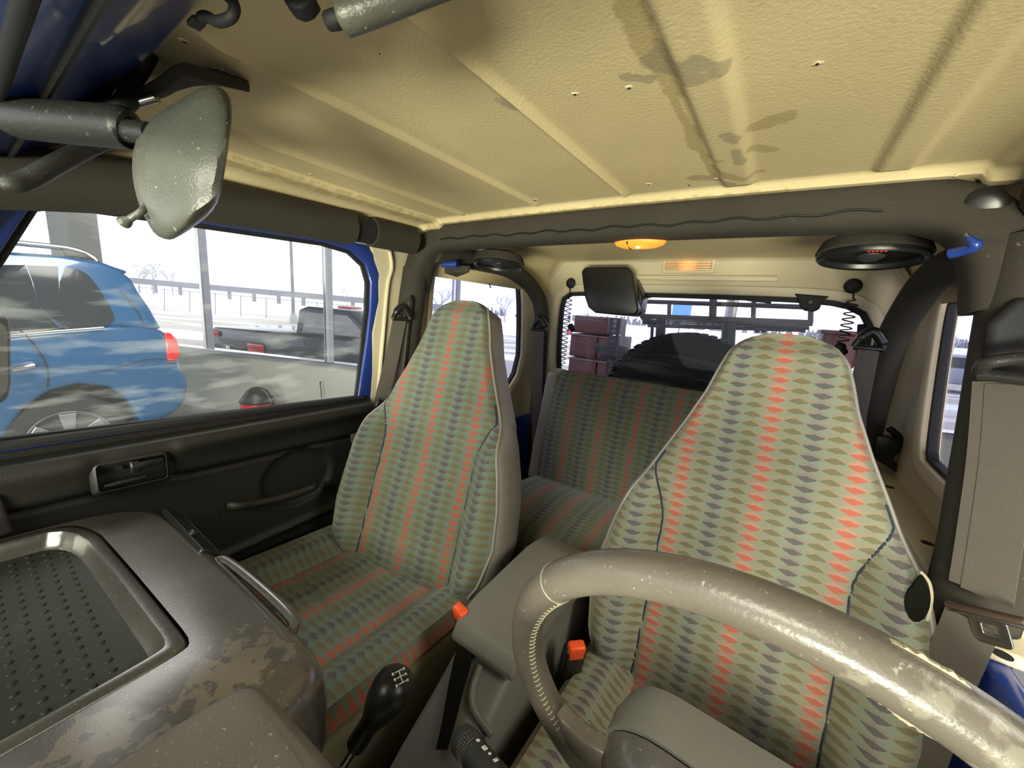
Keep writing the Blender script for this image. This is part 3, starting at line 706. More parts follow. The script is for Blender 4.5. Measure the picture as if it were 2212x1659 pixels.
    return root, place, depth
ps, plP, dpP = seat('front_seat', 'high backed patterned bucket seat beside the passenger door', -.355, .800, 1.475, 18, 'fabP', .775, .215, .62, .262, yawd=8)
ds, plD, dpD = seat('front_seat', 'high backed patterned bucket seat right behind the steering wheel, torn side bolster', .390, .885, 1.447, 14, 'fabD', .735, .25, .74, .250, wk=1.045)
# tear in the driver's seat edge and worn patch
c = plD(.238, .475, .020)
b = B(); pts = smooth_outline([(.0, .045), (.008, .03), (.014, .01), (.014, -.015), (.006, -.035), (-.006, -.04), (-.016, -.02), (-.016, .005), (-.008, .025)], 1)
pts = [(.214+x*.95, .388-y*.8) for x, y in pts]
b.prism([plD(u, v, dpD(u, v, .245)+.0042) for u, v in pts], V((0, .004, 0))); mk('tear', b, 'void', ds, smooth=False, label='dark tear in the side bolster')
b = B(); b.tube(crom([plD(u, v, dpD(u, v, .245)+.002) for u, v in ((.213, .350), (.224, .362), (.229, .385), (.227, .415))], 5), .0022, 6); mk('torn_edge', b, 'foam', ds)

# rear bench
rb = thing('rear_bench', 'patterned rear bench seat below the rear window', 'seat', (.03, 1.3, .45))
X0, X1 = -.41, .47
def rbk(a, c, w0=0, w1=0):
    x = X0+w0+(X1-w1-X0-w0)*a
    if c < .15: k = c/.15; an = (1-k)*pi/2; y = 1.405+.045*sin(an); z = 1.185+.045*cos(pi/2-an) if False else 1.175+.045*sin(an) ; ln = k*.06
    else: k = (c-.15)/.85; y = 1.405-.085*k-.02*sin(pi*k); z = 1.175-.42*k; ln = .06+.42*k
    return V((x, y, z)), (x+.0162+.52, 5-ln)
b = B(); uv = []
def f1(a, c):
    p, t_ = rbk(a, c, .055, .055); uv.append(t_); return p
b.grid(f1, 60, 40); mk('backrest_cover', b, 'fabR', rb, uv=uv)
b = B(); b.prism([V((X0, y, z)) for y, z in ((1.45, 1.215), (1.415, 1.205), (1.402, 1.17), (1.38, 1.05), (1.34, .90), (1.318, .76), (1.46, .74), (1.53, 1.10), (1.52, 1.20), (1.49, 1.218))], (.056, 0, 0)); mk('side_panel', b, 'vinyl', rb, bevel=.012, seg=3)
b = B(); b.prism([V((X1-.056, y, z)) for y, z in ((1.45, 1.215), (1.415, 1.205), (1.402, 1.17), (1.38, 1.05), (1.34, .90), (1.318, .76), (1.46, .74), (1.53, 1.10), (1.52, 1.20), (1.49, 1.218))], (.056, 0, 0)); mk('side_panel', b, 'vinyl', rb, bevel=.012, seg=3)
b = B(); b.box((.03, 1.475, .98), (.80, .06, .46)); mk('backrest_shell', b, 'vinyl', rb, bevel=.02)
b = B(); uv = []
def f2(a, c):
    x = X0+(X1-X0)*a; s = min(a, 1-a)*(X1-X0); dr = -.03*(1-sst(0, .05, s))
    if c < .6: k = c/.6; y = 1.35-.33*k; z = .775+.022*sin(pi*k); ln = .33*k
    else: k = (c-.6)/.4; an = k*pi*.6; y = 1.02-.075*sin(an); z = .700+.075*cos(an); ln = .33+.2*k
    z -= .006*exp(-((x+.24)/.006)**2)+.006*exp(-((x-.03)/.006)**2)
    uv.append((x+.0162+.52, 3-ln)); return V((x, y, z+dr))
b.grid(f2, 90, 40); mk('cushion_cover', b, 'fabR', rb, uv=uv)
b = B(); b.box((.03, 1.18, .60), (.86, .40, .24)); mk('cushion_base', b, 'vinyl', rb, bevel=.03, seg=3)

# ================================================================== CENTRE CONSOLE
con = thing('center_console', 'grey plastic centre console with closed lid between the front seats', 'console', (.04, .55, .45))
CX0, CX1 = -.026, .112
prof = [(.80, .46), (.80, .845), (.46, .845), (.40, .800), (.33, .755), (.27, .71), (.25, .46)]
b = B(); b.prism([V((CX0+.01, y, z)) for y, z in prof], (CX1-CX0-.02, 0, 0)); mk('body', b, 'console', con, bevel=.016, seg=3)
b = B(); b.prism([V((CX0, y, z)) for y, z in ((.79, .850), (.79, .905), (.70, .918), (.52, .905), (.470, .890), (.452, .862), (.455, .850))], (CX1-CX0, 0, 0)); mk('lid', b, 'console', con, bevel=.014, seg=4)
n_ = V((0, -(.755-.66), (.33-.20))).normalized(); n_ = V((0, -.59, .81))
p0 = V((0, .33, .757))
b = B(); sl = [UPL(x, y, p0, n_) for x, y in ((1004, 1392), (1016, 1398), (1022, 1412), (1018, 1440), (1000, 1500), (985, 1560), (968, 1620), (945, 1620), (958, 1560), (970, 1490), (982, 1430), (990, 1400))]
b.prism(sl, n_*-.004 ); 
for i_ in range(len(b.v)): b.v[i_] += n_*.006
mk('brake_slot', b, 'void', con, smooth=False)
b = B(); b.tube(crom([(.045, .455, .842), (.05, .43, .823), (.07, .41, .812), (.112, .405, .800)], 5), .006, 8); mk('finger_recess', b, 'console', con)
def buckle(pix, z, label, lean):
    p = U(*pix, 'z', z); t = thing('belt_buckle', label, 'buckle', (p.x, p.y, p.z-.10), 'seat belt buckles'); d = V(lean).normalized(); rot = d.to_track_quat('Z', 'Y').to_matrix()
    b = B(); b.box(p-d*.040, (.044, .026, .085), rot); mk('housing', b, 'black', t, bevel=.009, seg=3)
    b = B(); b.box(p-d*.002+rot @ V((0, -.004, 0)), (.032, .020, .034), rot); mk('release_button', b, 'red', t, bevel=.005, seg=3, label='red release button')
    b = B(); b.box(p-d*.11, (.022, .006, .08), rot); mk('stalk', b, 'black', t, bevel=.002)
buckle((1000, 1322), .885, 'red and black seat belt buckle left of the centre console', (-.05, -.25, 1))
buckle((1243, 1398), .83, 'red and black seat belt buckle beside the driver seat', (.15, -.15, 1))
# gear lever
g = thing('gear_lever', 'black gear lever with white shift pattern on its knob', 'lever', (0, .20, .62))
kp = U(852, 1482, 'z', .955); bp = V((-.005, .195, .66)); ax = (kp-bp).normalized()
sh0 = U(775, 1600, 'z', .87)
ax = (kp-sh0).normalized()
b = B(); b.lathe(sh0-ax*.01, ax, [(0, .010), (.004, .0135), (.03, .0135), (.045, .014), (.060, .019), (.080, .0255), (.098, .028), (.112, .026), (.122, .019), (.127, .008), (.128, .001)], 28); 
kn = mk('knob', b, 'black', g)
b = B(); b.tube([sh0+ax*.005, U(742, 1655, 'z', .82), bp], [.0065, .0065, .007], 12); mk('shaft', b, 'metal', g)
b = B(); b.lathe(bp+V((0, 0, -.03)), (0, 0, 1), [(0, .06), (.02, .045), (.05, .02), (.07, .012)], 20); mk('boot', b, 'rubber', g)
# shift pattern: small raised H and figures lying on the knob top
kc = sh0+ax*.096; e3 = (CAM-kc).normalized()
e3 = (ax*.75+e3*.65).normalized(); e1 = e3.cross(V((.35, 1, .1))).normalized(); e2 = e3.cross(e1)
rot = Matrix((e1, e2, e3)).transposed(); o_ = kc+e3*.0288
b = B()
def bs(x, y, w, h): b.box(o_+e1*x+e2*y-e3*(x*x+y*y)*18, (w, h, .0010), rot)
bs(0, 0, .014, .0011)
for x in (-.007, 0, .007): bs(x, 0, .0011, .010)
for x in (-.007, 0, .007):
    for y in (-.0075, .0075): bs(x, y, .0028, .0024)
mk('shift_pattern', b, 'white', kn, smooth=False, label='white shift pattern')

# ================================================================== DASHBOARD
dash = thing('dashboard', 'worn grey dashboard with a recessed tray in front of the passenger seat', 'dashboard', (-.2, 0, .6))
ZD = 1.02
# outline seen from above; lofted by rounding the edge down
dout = [(-.640, -.20), (-.655, .00), (-.645, .12), (-.600, .185), (-.54, .203), (-.30, .216), (-.06, .219), (-.015, .214), (.008, .192), (.018, .150), (.05, .118), (.66, .112), (.66, -.20)]
dpts = []
for i in range(len(dout)): dpts.append(dout[i])
sm = smooth_outline(dpts, 2)
def dring(off, z): return [V((x, y, z)) for x, y in offset(sm, off)]
rings = [(-.024, ZD-.0015), (-.014, ZD-.006), (-.005, ZD-.014), (0, ZD-.028), (.004, ZD-.060), (.002, ZD-.11), (-.012, ZD-.17), (-.03, ZD-.235)]
b = B(); n = len(sm); vs = []; fs = []
for o_, z in rings: vs += dring(o_, z)
for i in range(len(rings)-1):
    for k in range(n): fs.append((i*n+k, i*n+(k+1) % n, (i+1)*n+(k+1) % n, (i+1)*n+k))
# tray opening
trs = sub_outline(smooth_outline([(-.615, -.19), (-.622, .0), (-.612, .098), (-.40, .112), (-.22, .121), (-.158, .124), (-.148, .112), (-.140, .0), (-.130, -.19)], 2), 240)
tcx, tcy = -.38, -.03
tr = []
for x, y in offset(sm, -.024):
    a = math.atan2(y-tcy, x-tcx); tr.append(min(trs, key=lambda q: abs((math.atan2(q[1]-tcy, q[0]-tcx)-a+pi) % (2*pi)-pi)))
o0 = len(vs); vs += [V((x, y, ZD-.001)) for x, y in tr]
for k in range(n): fs.append((k, o0+k, o0+(k+1) % n, (k+1) % n))
tra = trs; n3 = 240
b.add(vs, fs); mk('body', b, 'greyd', dash)
# tray surround, inner wall and ribbed mat
t1 = shrink(tra, .003); t2 = shrink(tra, .019); t3 = shrink(tra, .022); t4 = shrink(tra, .027)
b = B(); vs = []; fs = []
for pp, z in ((tra, ZD-.012), (t1, ZD-.002), (shrink(tra, .006), ZD+.0005), (t2, ZD+.001), (t3, ZD-.004), (t4, ZD-.018), (shrink(tra, .034), ZD-.024)): vs += [V((x, y, z)) for x, y in pp]
for i in range(6):
    for k in range(n3): fs.append((i*n3+k, i*n3+(k+1) % n3, (i+1)*n3+(k+1) % n3, (i+1)*n3+k))
b.add(vs, fs); mk('tray_surround', b, 'greyd', dash)
b = B(); b.prism([V((x, y, ZD-.027)) for x, y in shrink(tra, .031)], (0, 0, .004))
mt = mk('tray_mat', b, 'mat_', dash, smooth=False)
b = B()
for i in range(20):
    for j in range(13):
        x = -.575+.0205*i+(.0102 if j % 2 else 0); y = -.15+.0175*j
        if x < -.185 and y < .075: b.lathe((x, y, ZD-.0235), (0, 0, 1), [(0, .0046), (.0012, .0040), (.0026, .0018)], 8)
o = mk('tray_studs', b, 'mat_', mt); o['kind'] = 'stuff'
# side vent at the far end and grab handle
v0 = V((-.455, .203, ZD-.012)); rv = Matrix.Rotation(radians(-42), 3, 'X')
def vb(x, y, z): return v0+rv @ V((x, y, z))
b = B(); b.ring([vb(p[0], p[1], .006) for p in rrect(.205, .036, .006)], [vb(p[0], p[1], .007) for p in rrect(.192, .026, .004)], rv @ V((0, 0, -.010))); vent = mk('air_vent', b, 'black', dash, bevel=.0012)
b = B(); b.prism([vb(p[0], p[1], .001) for p in rrect(.196, .030, .004)], rv @ V((0, 0, -.004))); mk('vent_recess', b, 'rubber', vent, smooth=False)
for k in range(3):
    b = B(); b.box(vb(0, .008-.008*k, .004), (.188, .0018, .004), rv); mk('vent_slat', b, 'satin', vent)
b = B(); b.box(vb(.035, -.012, .009), (.012, .010, .010), rv); mk('vent_knob', b, 'satin', vent, bevel=.002)
b = B(); hp_ = crom([(-.345, .200, ZD-.030), (-.335, .224, ZD-.020), (-.31, .232, ZD-.018), (-.22, .238, ZD-.017), (-.13, .240, ZD-.018), (-.105, .234, ZD-.022), (-.095, .205, ZD-.032)], 6)
hp_ = [p-V((0, .015, -.002)) for p in hp_]; b.tube(hp_, .0078, 12, flat=1.1); gh = mk('grab_handle', b, 'greyd', dash, label='curved grab handle')
# instrument hood
b = B()
hs = [(.040, .100), (.050, .118), (.075, .122), (.30, .128), (.62, .124), (.64, .10), (.66, -.13), (.03, -.13), (.036, .02)]
hs = smooth_outline(hs, 2); n2 = len(hs); vs = []; fs = []
for o_, z in ((-.012, 1.1195), (-.008, 1.1175), (-.003, 1.111), (.002, 1.100), (.006, 1.06), (.010, 1.021)): vs += [V((x, y, z)) for x, y in offset(hs, o_)]
for i in range(5):
    for k in range(n2): fs.append((i*n2+k, i*n2+(k+1) % n2, (i+1)*n2+(k+1) % n2, (i+1)*n2+k))
fs.append(tuple(range(n2))); b.add(vs, fs)
mk('instrument_hood', b, 'hood', thing('instrument_cluster', 'taupe plastic instrument hood at the bottom edge, nearest the camera', 'hood', (.3, 0, .9)))

# left screen corner trim
b = B(); b.prism([V((-.655, y, z)) for y, z in ((-.06, 1.01), (.018, 1.02), (.010, 1.09), (-.005, 1.11), (-.07, 1.12))], (.02, 0, 0)); mk('corner_trim', b, 'greyd', dash, bevel=.006)

# ================================================================== STEERING WHEEL
c0 = V((.406, .296, 1.110)); a_, b_a = .27, .036
nn = V((sin(b_a)*cos(a_), cos(b_a)*cos(a_), sin(a_))); ss = nn.cross(V((0, 0, 1))).normalized(); tt = ss.cross(nn)
# ss points towards the driver's door side or centre depending on n; keep both
sw = thing('steering_wheel', 'worn grey leather steering wheel with torn rim', 'steering wheel', c0-nn*.02)
def wp(ang, R=.19, d=0): return c0+ss*(R*cos(ang))+tt*(R*sin(ang))+nn*d
b = B(); b.tube([wp(2*pi*k/120) for k in range(120)], [.0158]*120, 20, closed=True); mk('rim', b, 'rim', sw)
def ang_of(px, py):
    p = UPL(px, py, c0, nn)-c0; return math.atan2(p.dot(tt), p.dot(ss))
aj = ang_of(1208, 1262)
def rimring(ang, r): 
    cc_ = wp(ang); rd = (cc_-c0).normalized(); return [cc_+rd*(r*cos(q_))+nn*(r*sin(q_)) for q_ in [2*pi*k/24 for k in range(24)]]
b = B(); b.tube(rimring(aj, .0160), .0009, 6, closed=True); mk('seam', b, 'piping', sw)
# stitches down the inner left of the rim
b = B(); a1_ = ang_of(1170, 1540); a0_ = aj
if a1_-a0_ > pi: a1_ -= 2*pi
if a0_-a1_ > pi: a1_ += 2*pi
for k in range(34):
    an = a0_+(a1_-a0_)*(k+.5)/34; cc_ = wp(an); rd = (cc_-c0).normalized(); tg = (wp(an+.01)-cc_).normalized()
    e = (-rd*.80-nn*.60).normalized(); f = e.cross(tg)
    b.tube([cc_+e*.0158-f*.0030+tg*.0006, cc_+e*.0167, cc_+e*.0158+f*.0030-tg*.0006], .00055, 5)
mk('stitch', b, 'foam', sw, kind='stuff')
# tears: foam showing along the rim edge
def tear(ang0, ang1, side, name):
    bb = B(); K = 26; top = []; bot = []
    for k in range(K+1):
        an = ang0+(ang1-ang0)*k/K; cc_ = wp(an); rd = (cc_-c0).normalized(); e = (rd*side[0]+nn*side[1]).normalized()
        f = e.cross((wp(an+.01)-cc_).normalized())
        h = random.uniform(.0004, .0026)*max(0, sin(pi*k/K))**.5
        top.append(cc_+e*(.0158+h)+f*.001); bot.append(cc_+e*.0150-f*.004)
    for k in range(K): bb.add([bot[k], bot[k+1], top[k+1], top[k], bot[k]+f*.006, bot[k+1]+f*.006, top[k+1]+f*.002, top[k]+f*.002], [(0, 1, 2, 3), (4, 7, 6, 5), (0, 4, 5, 1), (3, 2, 6, 7), (0, 3, 7, 4), (1, 5, 6, 2)])
    mk(name, bb, 'foam', sw, smooth=False, label='yellowed foam showing through torn leather')
tear(ang_of(1920, 1400), ang_of(2100, 1500), (1, .35), 'torn_leather')
tear(ang_of(1870, 1430), ang_of(2020, 1560), (-.8, -.55), 'torn_leather')
# hub pad and spokes
rotw = Matrix((ss, tt, nn)).transposed()
def hubring(w, h, r, d, dy=0): return [c0+ss*p[0]+tt*(p[1]+dy)+nn*d for p in rrect(w, h, r, 6)]
def loft(rgs):
    bb = B(); n_l = len(rgs[0]); vs = [q for rg in rgs for q in rg]; fs = [(i*n_l+k, i*n_l+(k+1) % n_l, (i+1)*n_l+(k+1) % n_l, (i+1)*n_l+k) for i in range(len(rgs)-1) for k in range(n_l)]
    fs += [tuple(range(n_l)), tuple((len(rgs)-1)*n_l+k for k in range(n_l))]; return bb.add(vs, fs)
HY = -.086
mk('horn_pad', loft([hubring(.150, .11, .04, .050, HY), hubring(.190, .145, .045, .045, HY), hubring(.205, .160, .05, .020, HY), hubring(.205, .160, .05, -.002, HY)]), 'console', sw)
mk('hub_back', loft([hubring(.200, .155, .05, -.004, HY), hubring(.198, .150, .05, -.020, HY), hubring(.165, .12, .045, -.038, HY), hubring(.10, .08, .03, -.052, HY)]), 'greyd', sw)
for ang in (ang_of(1200, 1555), pi-ang_of(1200, 1555)):
    o_ = wp(ang, .180); i_ = c0+ss*math.copysign(.080, cos(ang))+tt*(HY-.01)
    b = B(); b.strip(crom([o_, (o_+i_)/2-nn*.004+tt*.004, i_], 6), [.052, .048, .044, .041, .040, .041, .044, .048, .05, .052, .055, .058, .06], .018, tt); mk('spoke', b, 'rim', sw, bevel=.006, seg=3)
# column shroud and stalk
colm = thing('steering_column', 'dark grey steering column shroud behind the wheel with a control stalk', 'steering column', (.39, .2, .9))
b = B(); b.tube([c0-nn*.05-tt*.03, c0-nn*.10-tt*.035, c0-nn*.24-tt*.05], [.050, .058, .060], 24, flat=1.1); mk('shroud', b, 'greyd', colm)
tip = U(992, 1590, 'z', 1.05); mid_ = U(1062, 1668, 'z', 1.07); st_ = c0-nn*.07-tt*.02
dd = (mid_-tip).normalized()
b = B(); b.lathe(tip, dd, [(-.002, .004), (.001, .0095), (.006, .0125), (.018, .0135), (.0185, .0128), (.028, .0128), (.0285, .0120), (.09, .0095), (.12, .007)], 28); sk = mk('wiper_stalk', b, 'satin', colm)
b = B()
for k in range(36):
    an = 2*pi*k/36; x_ = dd.orthogonal().normalized(); y_ = dd.cross(x_); r_ = x_*cos(an)+y_*sin(an); b.tube([tip+dd*.0190+r_*.0131, tip+dd*.0275+r_*.0131], .0005, 4)
mk('grip_ring', b, 'greyd', sk, kind='stuff')
vw = (CAM-tip).normalized(); vw = (vw-dd*vw.dot(dd)).normalized(); sd = dd.cross(vw)
rs_ = Matrix((dd, sd, vw)).transposed(); off = (vw*.93+sd*-.36).normalized() if False else vw
def mkd(x, y, w, h, rr): b.box(tip+dd*x+(vw*cos(y)+sd*sin(y))*rr, (w, h, .0007), Matrix((dd, (sd*cos(y)-vw*sin(y)), (vw*cos(y)+sd*sin(y)))).transposed())
b = B(); yy = -.75
mkd(.033, yy, .0028, .0026, .0121)
for k in range(3): mkd(.042+.0020*k, yy, .0008, .0035, .0117)
mkd(.0445, yy+.12, .004, .0007, .0117)
mkd(.052, yy, .002, .002, .0114); mkd(.060, yy, .0008, .004, .0112); mkd(.062, yy, .0008, .004, .0112)
mk('stalk_markings', b, 'white', sk, smooth=False)

# ================================================================== SEAT BELTS
def guide(c, w, root, mat='black', d=V((0, -1, 0)), s=1):
    c = V(c); wd = V(w).normalized()
    b = B(); b.tube(crom([c-wd*.032*s, c-wd*.024*s+V((0, 0, .020*s)), c+V((0, 0, .046*s)), c+wd*.024*s+V((0, 0, .020*s)), c+wd*.032*s], 6), [.008*s]+[.009*s]*6+[.013*s]*13+[.009*s]*4+[.008*s], 12); mk('belt_guide', b, mat, root)
    b = B(); b.tube([c-wd*.034*s, c+wd*.034*s], .008*s, 10); mk('guide_bar', b, mat, root)
# driver belt
t = thing('seat_belt', 'grey brown seat belt with metal tongue hanging at the right edge', 'seat belt', (.60, .65, 1.1), 'seat belts')
g0 = U(2205, 812, 'y', .79)
up_ = [U(2185, 830, 'y', .80), U(2172, 1000, 'y', .785), U(2152, 1150, 'y', .77), U(2130, 1290, 'y', .755)]
wd = V((.75, -.62, -.12))
b = B(); b.strip(crom(up_, 6), .048, .0022, wd); mk('webbing', b, 'belt', t, smooth=False)
b = B(); b.strip(crom([p+V((-.006, .006, 0))-wd*.006 for p in up_], 6), .046, .0018, wd); mk('webbing', b, 'belt', t, smooth=False)
lo_ = [U(2098, 1340, 'y', .75), U(2045, 1470, 'y', .735), U(1985, 1640, 'y', .72), U(1950, 1740, 'y', .71)]
b = B(); b.strip(crom(lo_, 6), .052, .0022, wd); mk('webbing', b, 'belt', t, smooth=False)
b = B(); b.tube(crom([g0+V((-.03, .02, 0)), g0+V((-.032, .0, .012)), g0+V((-.01, -.01, .022)), g0+V((.03, -.03, .028)), g0+V((.06, -.04, .02))], 6), .0085, 12); mk('belt_guide', b, 'satin', t)
b = B(); b.tube([g0+V((-.030, .02, -.004)), g0+V((.05, -.03, -.004))], .0085, 12); mk('guide_bar', b, 'satin', t)
pa, pb_ = U(2062, 1312, 'y', .755), U(2200, 1345, 'y', .72); tdir = (pb_-pa).normalized()
dn = V((0, 0, -1)); dn = (dn-tdir*dn.dot(tdir)).normalized(); nr = tdir.cross(dn); rt_ = Matrix((tdir, dn, nr)).transposed(); cc_ = (pa+pb_)/2
b = B(); b.box(cc_+dn*-.003, (.078, .009, .014), rt_); mk('tongue_grip', b, 'brown', t, bevel=.004)
b = B(); b.box(cc_+dn*.0045, (.076, .0035, .004), rt_); b.ring([cc_+dn*.020+tdir*p[0]+dn*p[1]+nr*.001 for p in rrect(.036, .034, .006)], [cc_+dn*.018+tdir*p[0]+dn*p[1]+nr*.001 for p in rrect(.014, .013, .002)], nr*.0025); mk('tongue', b, 'metal', t, bevel=.0006)
# pillar plate behind the driver's belt
b = B(); pq = [U(x, y, 'y', .825) for x, y in ((2135, 700), (2200, 640), (2260, 640), (2260, 900), (2175, 1040), (2110, 1035), (2108, 980))]
b.prism(pq, (0, .02, 0)); mk('adjuster_cover', b, 'rubber', t, bevel=.012, seg=3)
# passenger belt
t = thing('seat_belt', 'grey seat belt hanging on the cream pillar behind the passenger door', 'seat belt', (-.62, .8, 1.1), 'seat belts')
gp = U(868, 690, 'x', -.605)
wd2 = V((.35, 1, 0))
guide(gp, wd2, t, s=.85)
b = B(); b.strip([gp+V((0, -.008, 0)), U(845, 780, 'x', -.600), U(822, 872, 'x', -.597)], .042, .002, wd2); mk('webbing', b, 'belt', t, smooth=False)
b = B(); b.strip([gp+V((0, .016, 0)), U(868, 780, 'x', -.604), U(855, 880, 'x', -.60)], .020, .002, wd2); mk('webbing', b, 'belt', t, smooth=False)
pc = U(832, 876, 'x', -.590); b = B(); b.box(pc, (.016, .075, .028), Matrix.Rotation(radians(-24), 3, 'X')); mk('tongue_grip', b, 'black', t, bevel=.004)
b = B(); b.box(pc+V((.0, -.012, -.030)), (.003, .034, .030), Matrix.Rotation(radians(-24), 3, 'X')); mk('tongue', b, 'metal', t, bevel=.001)
b = B()
cap = [(U(898, 640, 'y', .862)), (U(890, 700, 'y', .855)), (U(884, 760, 'y', .848)), (U(878, 812, 'y', .842))]
b.tube(crom([p+V((0, -.022, 0)) for p in cap], 5), [.004, .011, .013, .014]+[.014]*8+[.014, .013, .011, .006], 14); mk('adjuster_cover', b, 'satin', t)
b = B(); b.strip([U(758, 948, 'x', -.615), U(800, 938, 'x', -.60)], .026, .003, (0, 0, 1)); mk('lower_webbing', b, 'beltd', t, smooth=False)
# rear belts
for (gx, gy), (bx, by), w_, lab in (((1165, 712), (1160, 850), (1, .2, 0), 'dark seat belt on the roll bar left of the rear window'), ((1876, 752), (1848, 900), (1, .1, 0), 'dark seat belt on the roll bar right of the rear window')):
    yb = 1.50 if gx < 1500 else 1.49
    gp = U(gx, gy, 'y', yb); t = thing('seat_belt', lab, 'seat belt', (gp.x, gp.y, gp.z-.3), 'seat belts')
    guide(gp, w_, t, s=1.05)
    b = B(); b.strip([gp+V((0, -.004, 0)), U(bx, by, 'y', yb-.03), U(bx, by+120, 'y', yb-.05)], .048, .002, w_); mk('webbing', b, 'beltd', t, smooth=False)

# ================================================================== REAR WINDOW FITTINGS
# wiper motor cover
t = thing('wiper_motor_cover', 'black box shaped cover hanging at the upper left of the rear window', 'cover', U(1320, 680, 'y', 1.66))
b = B(); b.prism([U(x, y, 'y', 1.655) for x, y in ((1255, 586), (1263, 577), (1354, 576), (1365, 586), (1374, 640), (1378, 668), (1370, 681), (1345, 682), (1285, 676), (1270, 664), (1262, 640))], (0, .05, 0)); mk('front_cover', b, 'black', t, bevel=.008, seg=3)
b = B(); b.prism([U(x, y, 'y', 1.70) for x, y in ((1270, 590), (1360, 590), (1376, 612), (1388, 640), (1382, 676), (1368, 684), (1300, 676))], (0, .09, 0)); mk('motor_housing', b, 'black', t, bevel=.006, seg=2)
# hinge block on the glass
b = B(); b.prism([U(x, y, 'y', 1.765) for x, y in ((1716, 634), (1792, 640), (1778, 650), (1770, 668), (1760, 673), (1738, 671), (1728, 662), (1724, 645))], (0, .03, 0)); hb_ = mk('glass_hinge', b, 'rubber', wb, bevel=.004)
b = B(); b.lathe(U(1751, 653, 'y', 1.764), (0, -1, 0), [(0, .009), (.003, .007)], 14); mk('screw', b, 'black', hb_)
b = B(); b.prism([U(x, y, 'y', 1.80) for x, y in ((1385, 626), (1500, 628), (1750, 641), (1790, 650), (1700, 645), (1540, 636), (1440, 634), (1385, 648))], (0, .01, 0)); mk('upper_seal', b, 'rubber', wb, smooth=False)
# rear wiper outside
t = thing('rear_wiper', 'black wiper arm and blade resting across the top of the rear window', 'wiper', U(1600, 645, 'y', 1.86))
b = B(); b.tube([U(1583, 640, 'y', 1.86), U(1625, 648, 'y', 1.86), U(1666, 654, 'y', 1.86)], [.009, .007, .004], 8); mk('wiper_arm', b, 'black', t)
b = B(); b.lathe(U(1590, 641, 'y', 1.83), (0, 1, 0), [(0, .014), (.04, .012)], 16); mk('pivot', b, 'black', t)
# coiled defroster wires
for (gx, gy), (ex, ey), turns, lab, plug in (((1233, 612), (1216, 790), 17, 'thin coiled wire with round grommet at the left edge of the rear window', (1233, 706)), ((1843, 618), (1818, 742), 8, 'thin coiled wire with round grommet at the right edge of the rear window', (1815, 750))):
    g0_ = U(gx, gy, 'y', YB-.015); t = thing('coiled_wire', lab, 'wire', g0_, 'coiled defroster wires')
    b = B(); b.lathe(g0_, (0, 1, .1), [(-.012, .004), (-.010, .016), (-.004, .024), (.0, .025)], 20); mk('grommet', b, 'rubber', t)
    s0_ = U(gx, gy+26, 'y', YB-.02); e0_ = U(ex, ey, 'y', YB-.02)
    b = B(); pts = [g0_+V((0, -.008, 0)), (g0_+s0_)/2+V((0, -.012, 0)), s0_]
    for k in range(turns*10+1):
        f = k/(turns*10); r_ = .016*min(1, f*12); p = s0_+(e0_-s0_)*f; pts.append(p+V((r_*sin(2*pi*turns*f), r_*.8*(cos(2*pi*turns*f)-1), 0)))
    b.tube(pts, .0024, 5); mk('coil', b, 'black', t)
    pc = U(*plug, 'y', YB-.03); b = B(); b.ball(pc, .017, 12, (1, .7, 1)); b.ball(pc+V((.012, 0, -.014)), .012, 10); mk('plug', b, 'rubber', t)
# glass lift strut on the right, latch bracket
b = B(); b.tube([U(1862, 700, 'y', YB-.02), U(1856, 800, 'y', YB-.02)], .012, 10); mk('glass_strut', b, 'rubber', label='black gas strut at the right edge of the rear window', cat='strut')
b = B(); q = U(1908, 965, 'y', 1.56); 
b.tube(crom([q+V((0, 0, .06)), q+V((.03, 0, .03)), q+V((.02, 0, -.02)), q+V((-.02, 0, -.03))], 5), .010, 10); b.box(q+V((0, 0, .0)), (.05, .05, .07)); b.box(q+V((.02, 0, -.045)), (.07, .04, .02), Matrix.Rotation(.5, 3, 'Y'))
mk('belt_retractor', b, 'black', bevel=.004, label='black belt retractor bracket on the ledge behind the driver seat', cat='bracket')

# ================================================================== MIRROR, HANDLES AT THE WINDSCREEN
t = thing('rearview_mirror', 'grey black shell of the rearview mirror hanging before the passenger window', 'mirror', AT(400, 400, .36))
ol = [(455, 182), (478, 188), (497, 208), (503, 240), (496, 300), (484, 380), (474, 430), (455, 462), (420, 490), (380, 515), (362, 519), (335, 508), (318, 480), (303, 450), (292, 415), (285, 375), (286, 330), (298, 290), (318, 262), (355, 235), (400, 208), (430, 190)]
ol = smooth_outline(ol, 1); cxm, cym = 405, 340
def mring(k, dep, sx=0, sy=0): return [AT(cxm+sx+(x-cxm)*k, cym+sy+(y-cym)*k, dep) for x, y in ol]
mk('shell', loft([mring(.25, .322, 40, 30), mring(.55, .326, 30, 20), mring(.80, .334, 16, 8), mring(.93, .344, 6, 2), mring(1.0, .358), mring(1.0, .366), mring(.97, .372)]), 'mirror_sh', t)
mk('lip', loft([mring(.975, .371), mring(.985, .378), mring(.93, .381)]), 'satin', t)
b = B(); b.prism(mring(.90, .381), FW*.002); mk('mirror_glass', b, 'mirror', t, smooth=False)
b = B(); b.tube(crom([AT(318, 438, .350), AT(306, 456, .346), AT(285, 470, .345), AT(262, 484, .345)], 5), [.0022]*4+[.003]*8+[.0045, .0052, .0052, .003], 10); mk('dip_lever', b, 'mirror_sh', t)
b = B(); b.tube(crom([AT(322, 468, .350), AT(345, 482, .350), AT(366, 488, .352)], 4), .0018, 6); mk('slot', b, 'rubber', t)
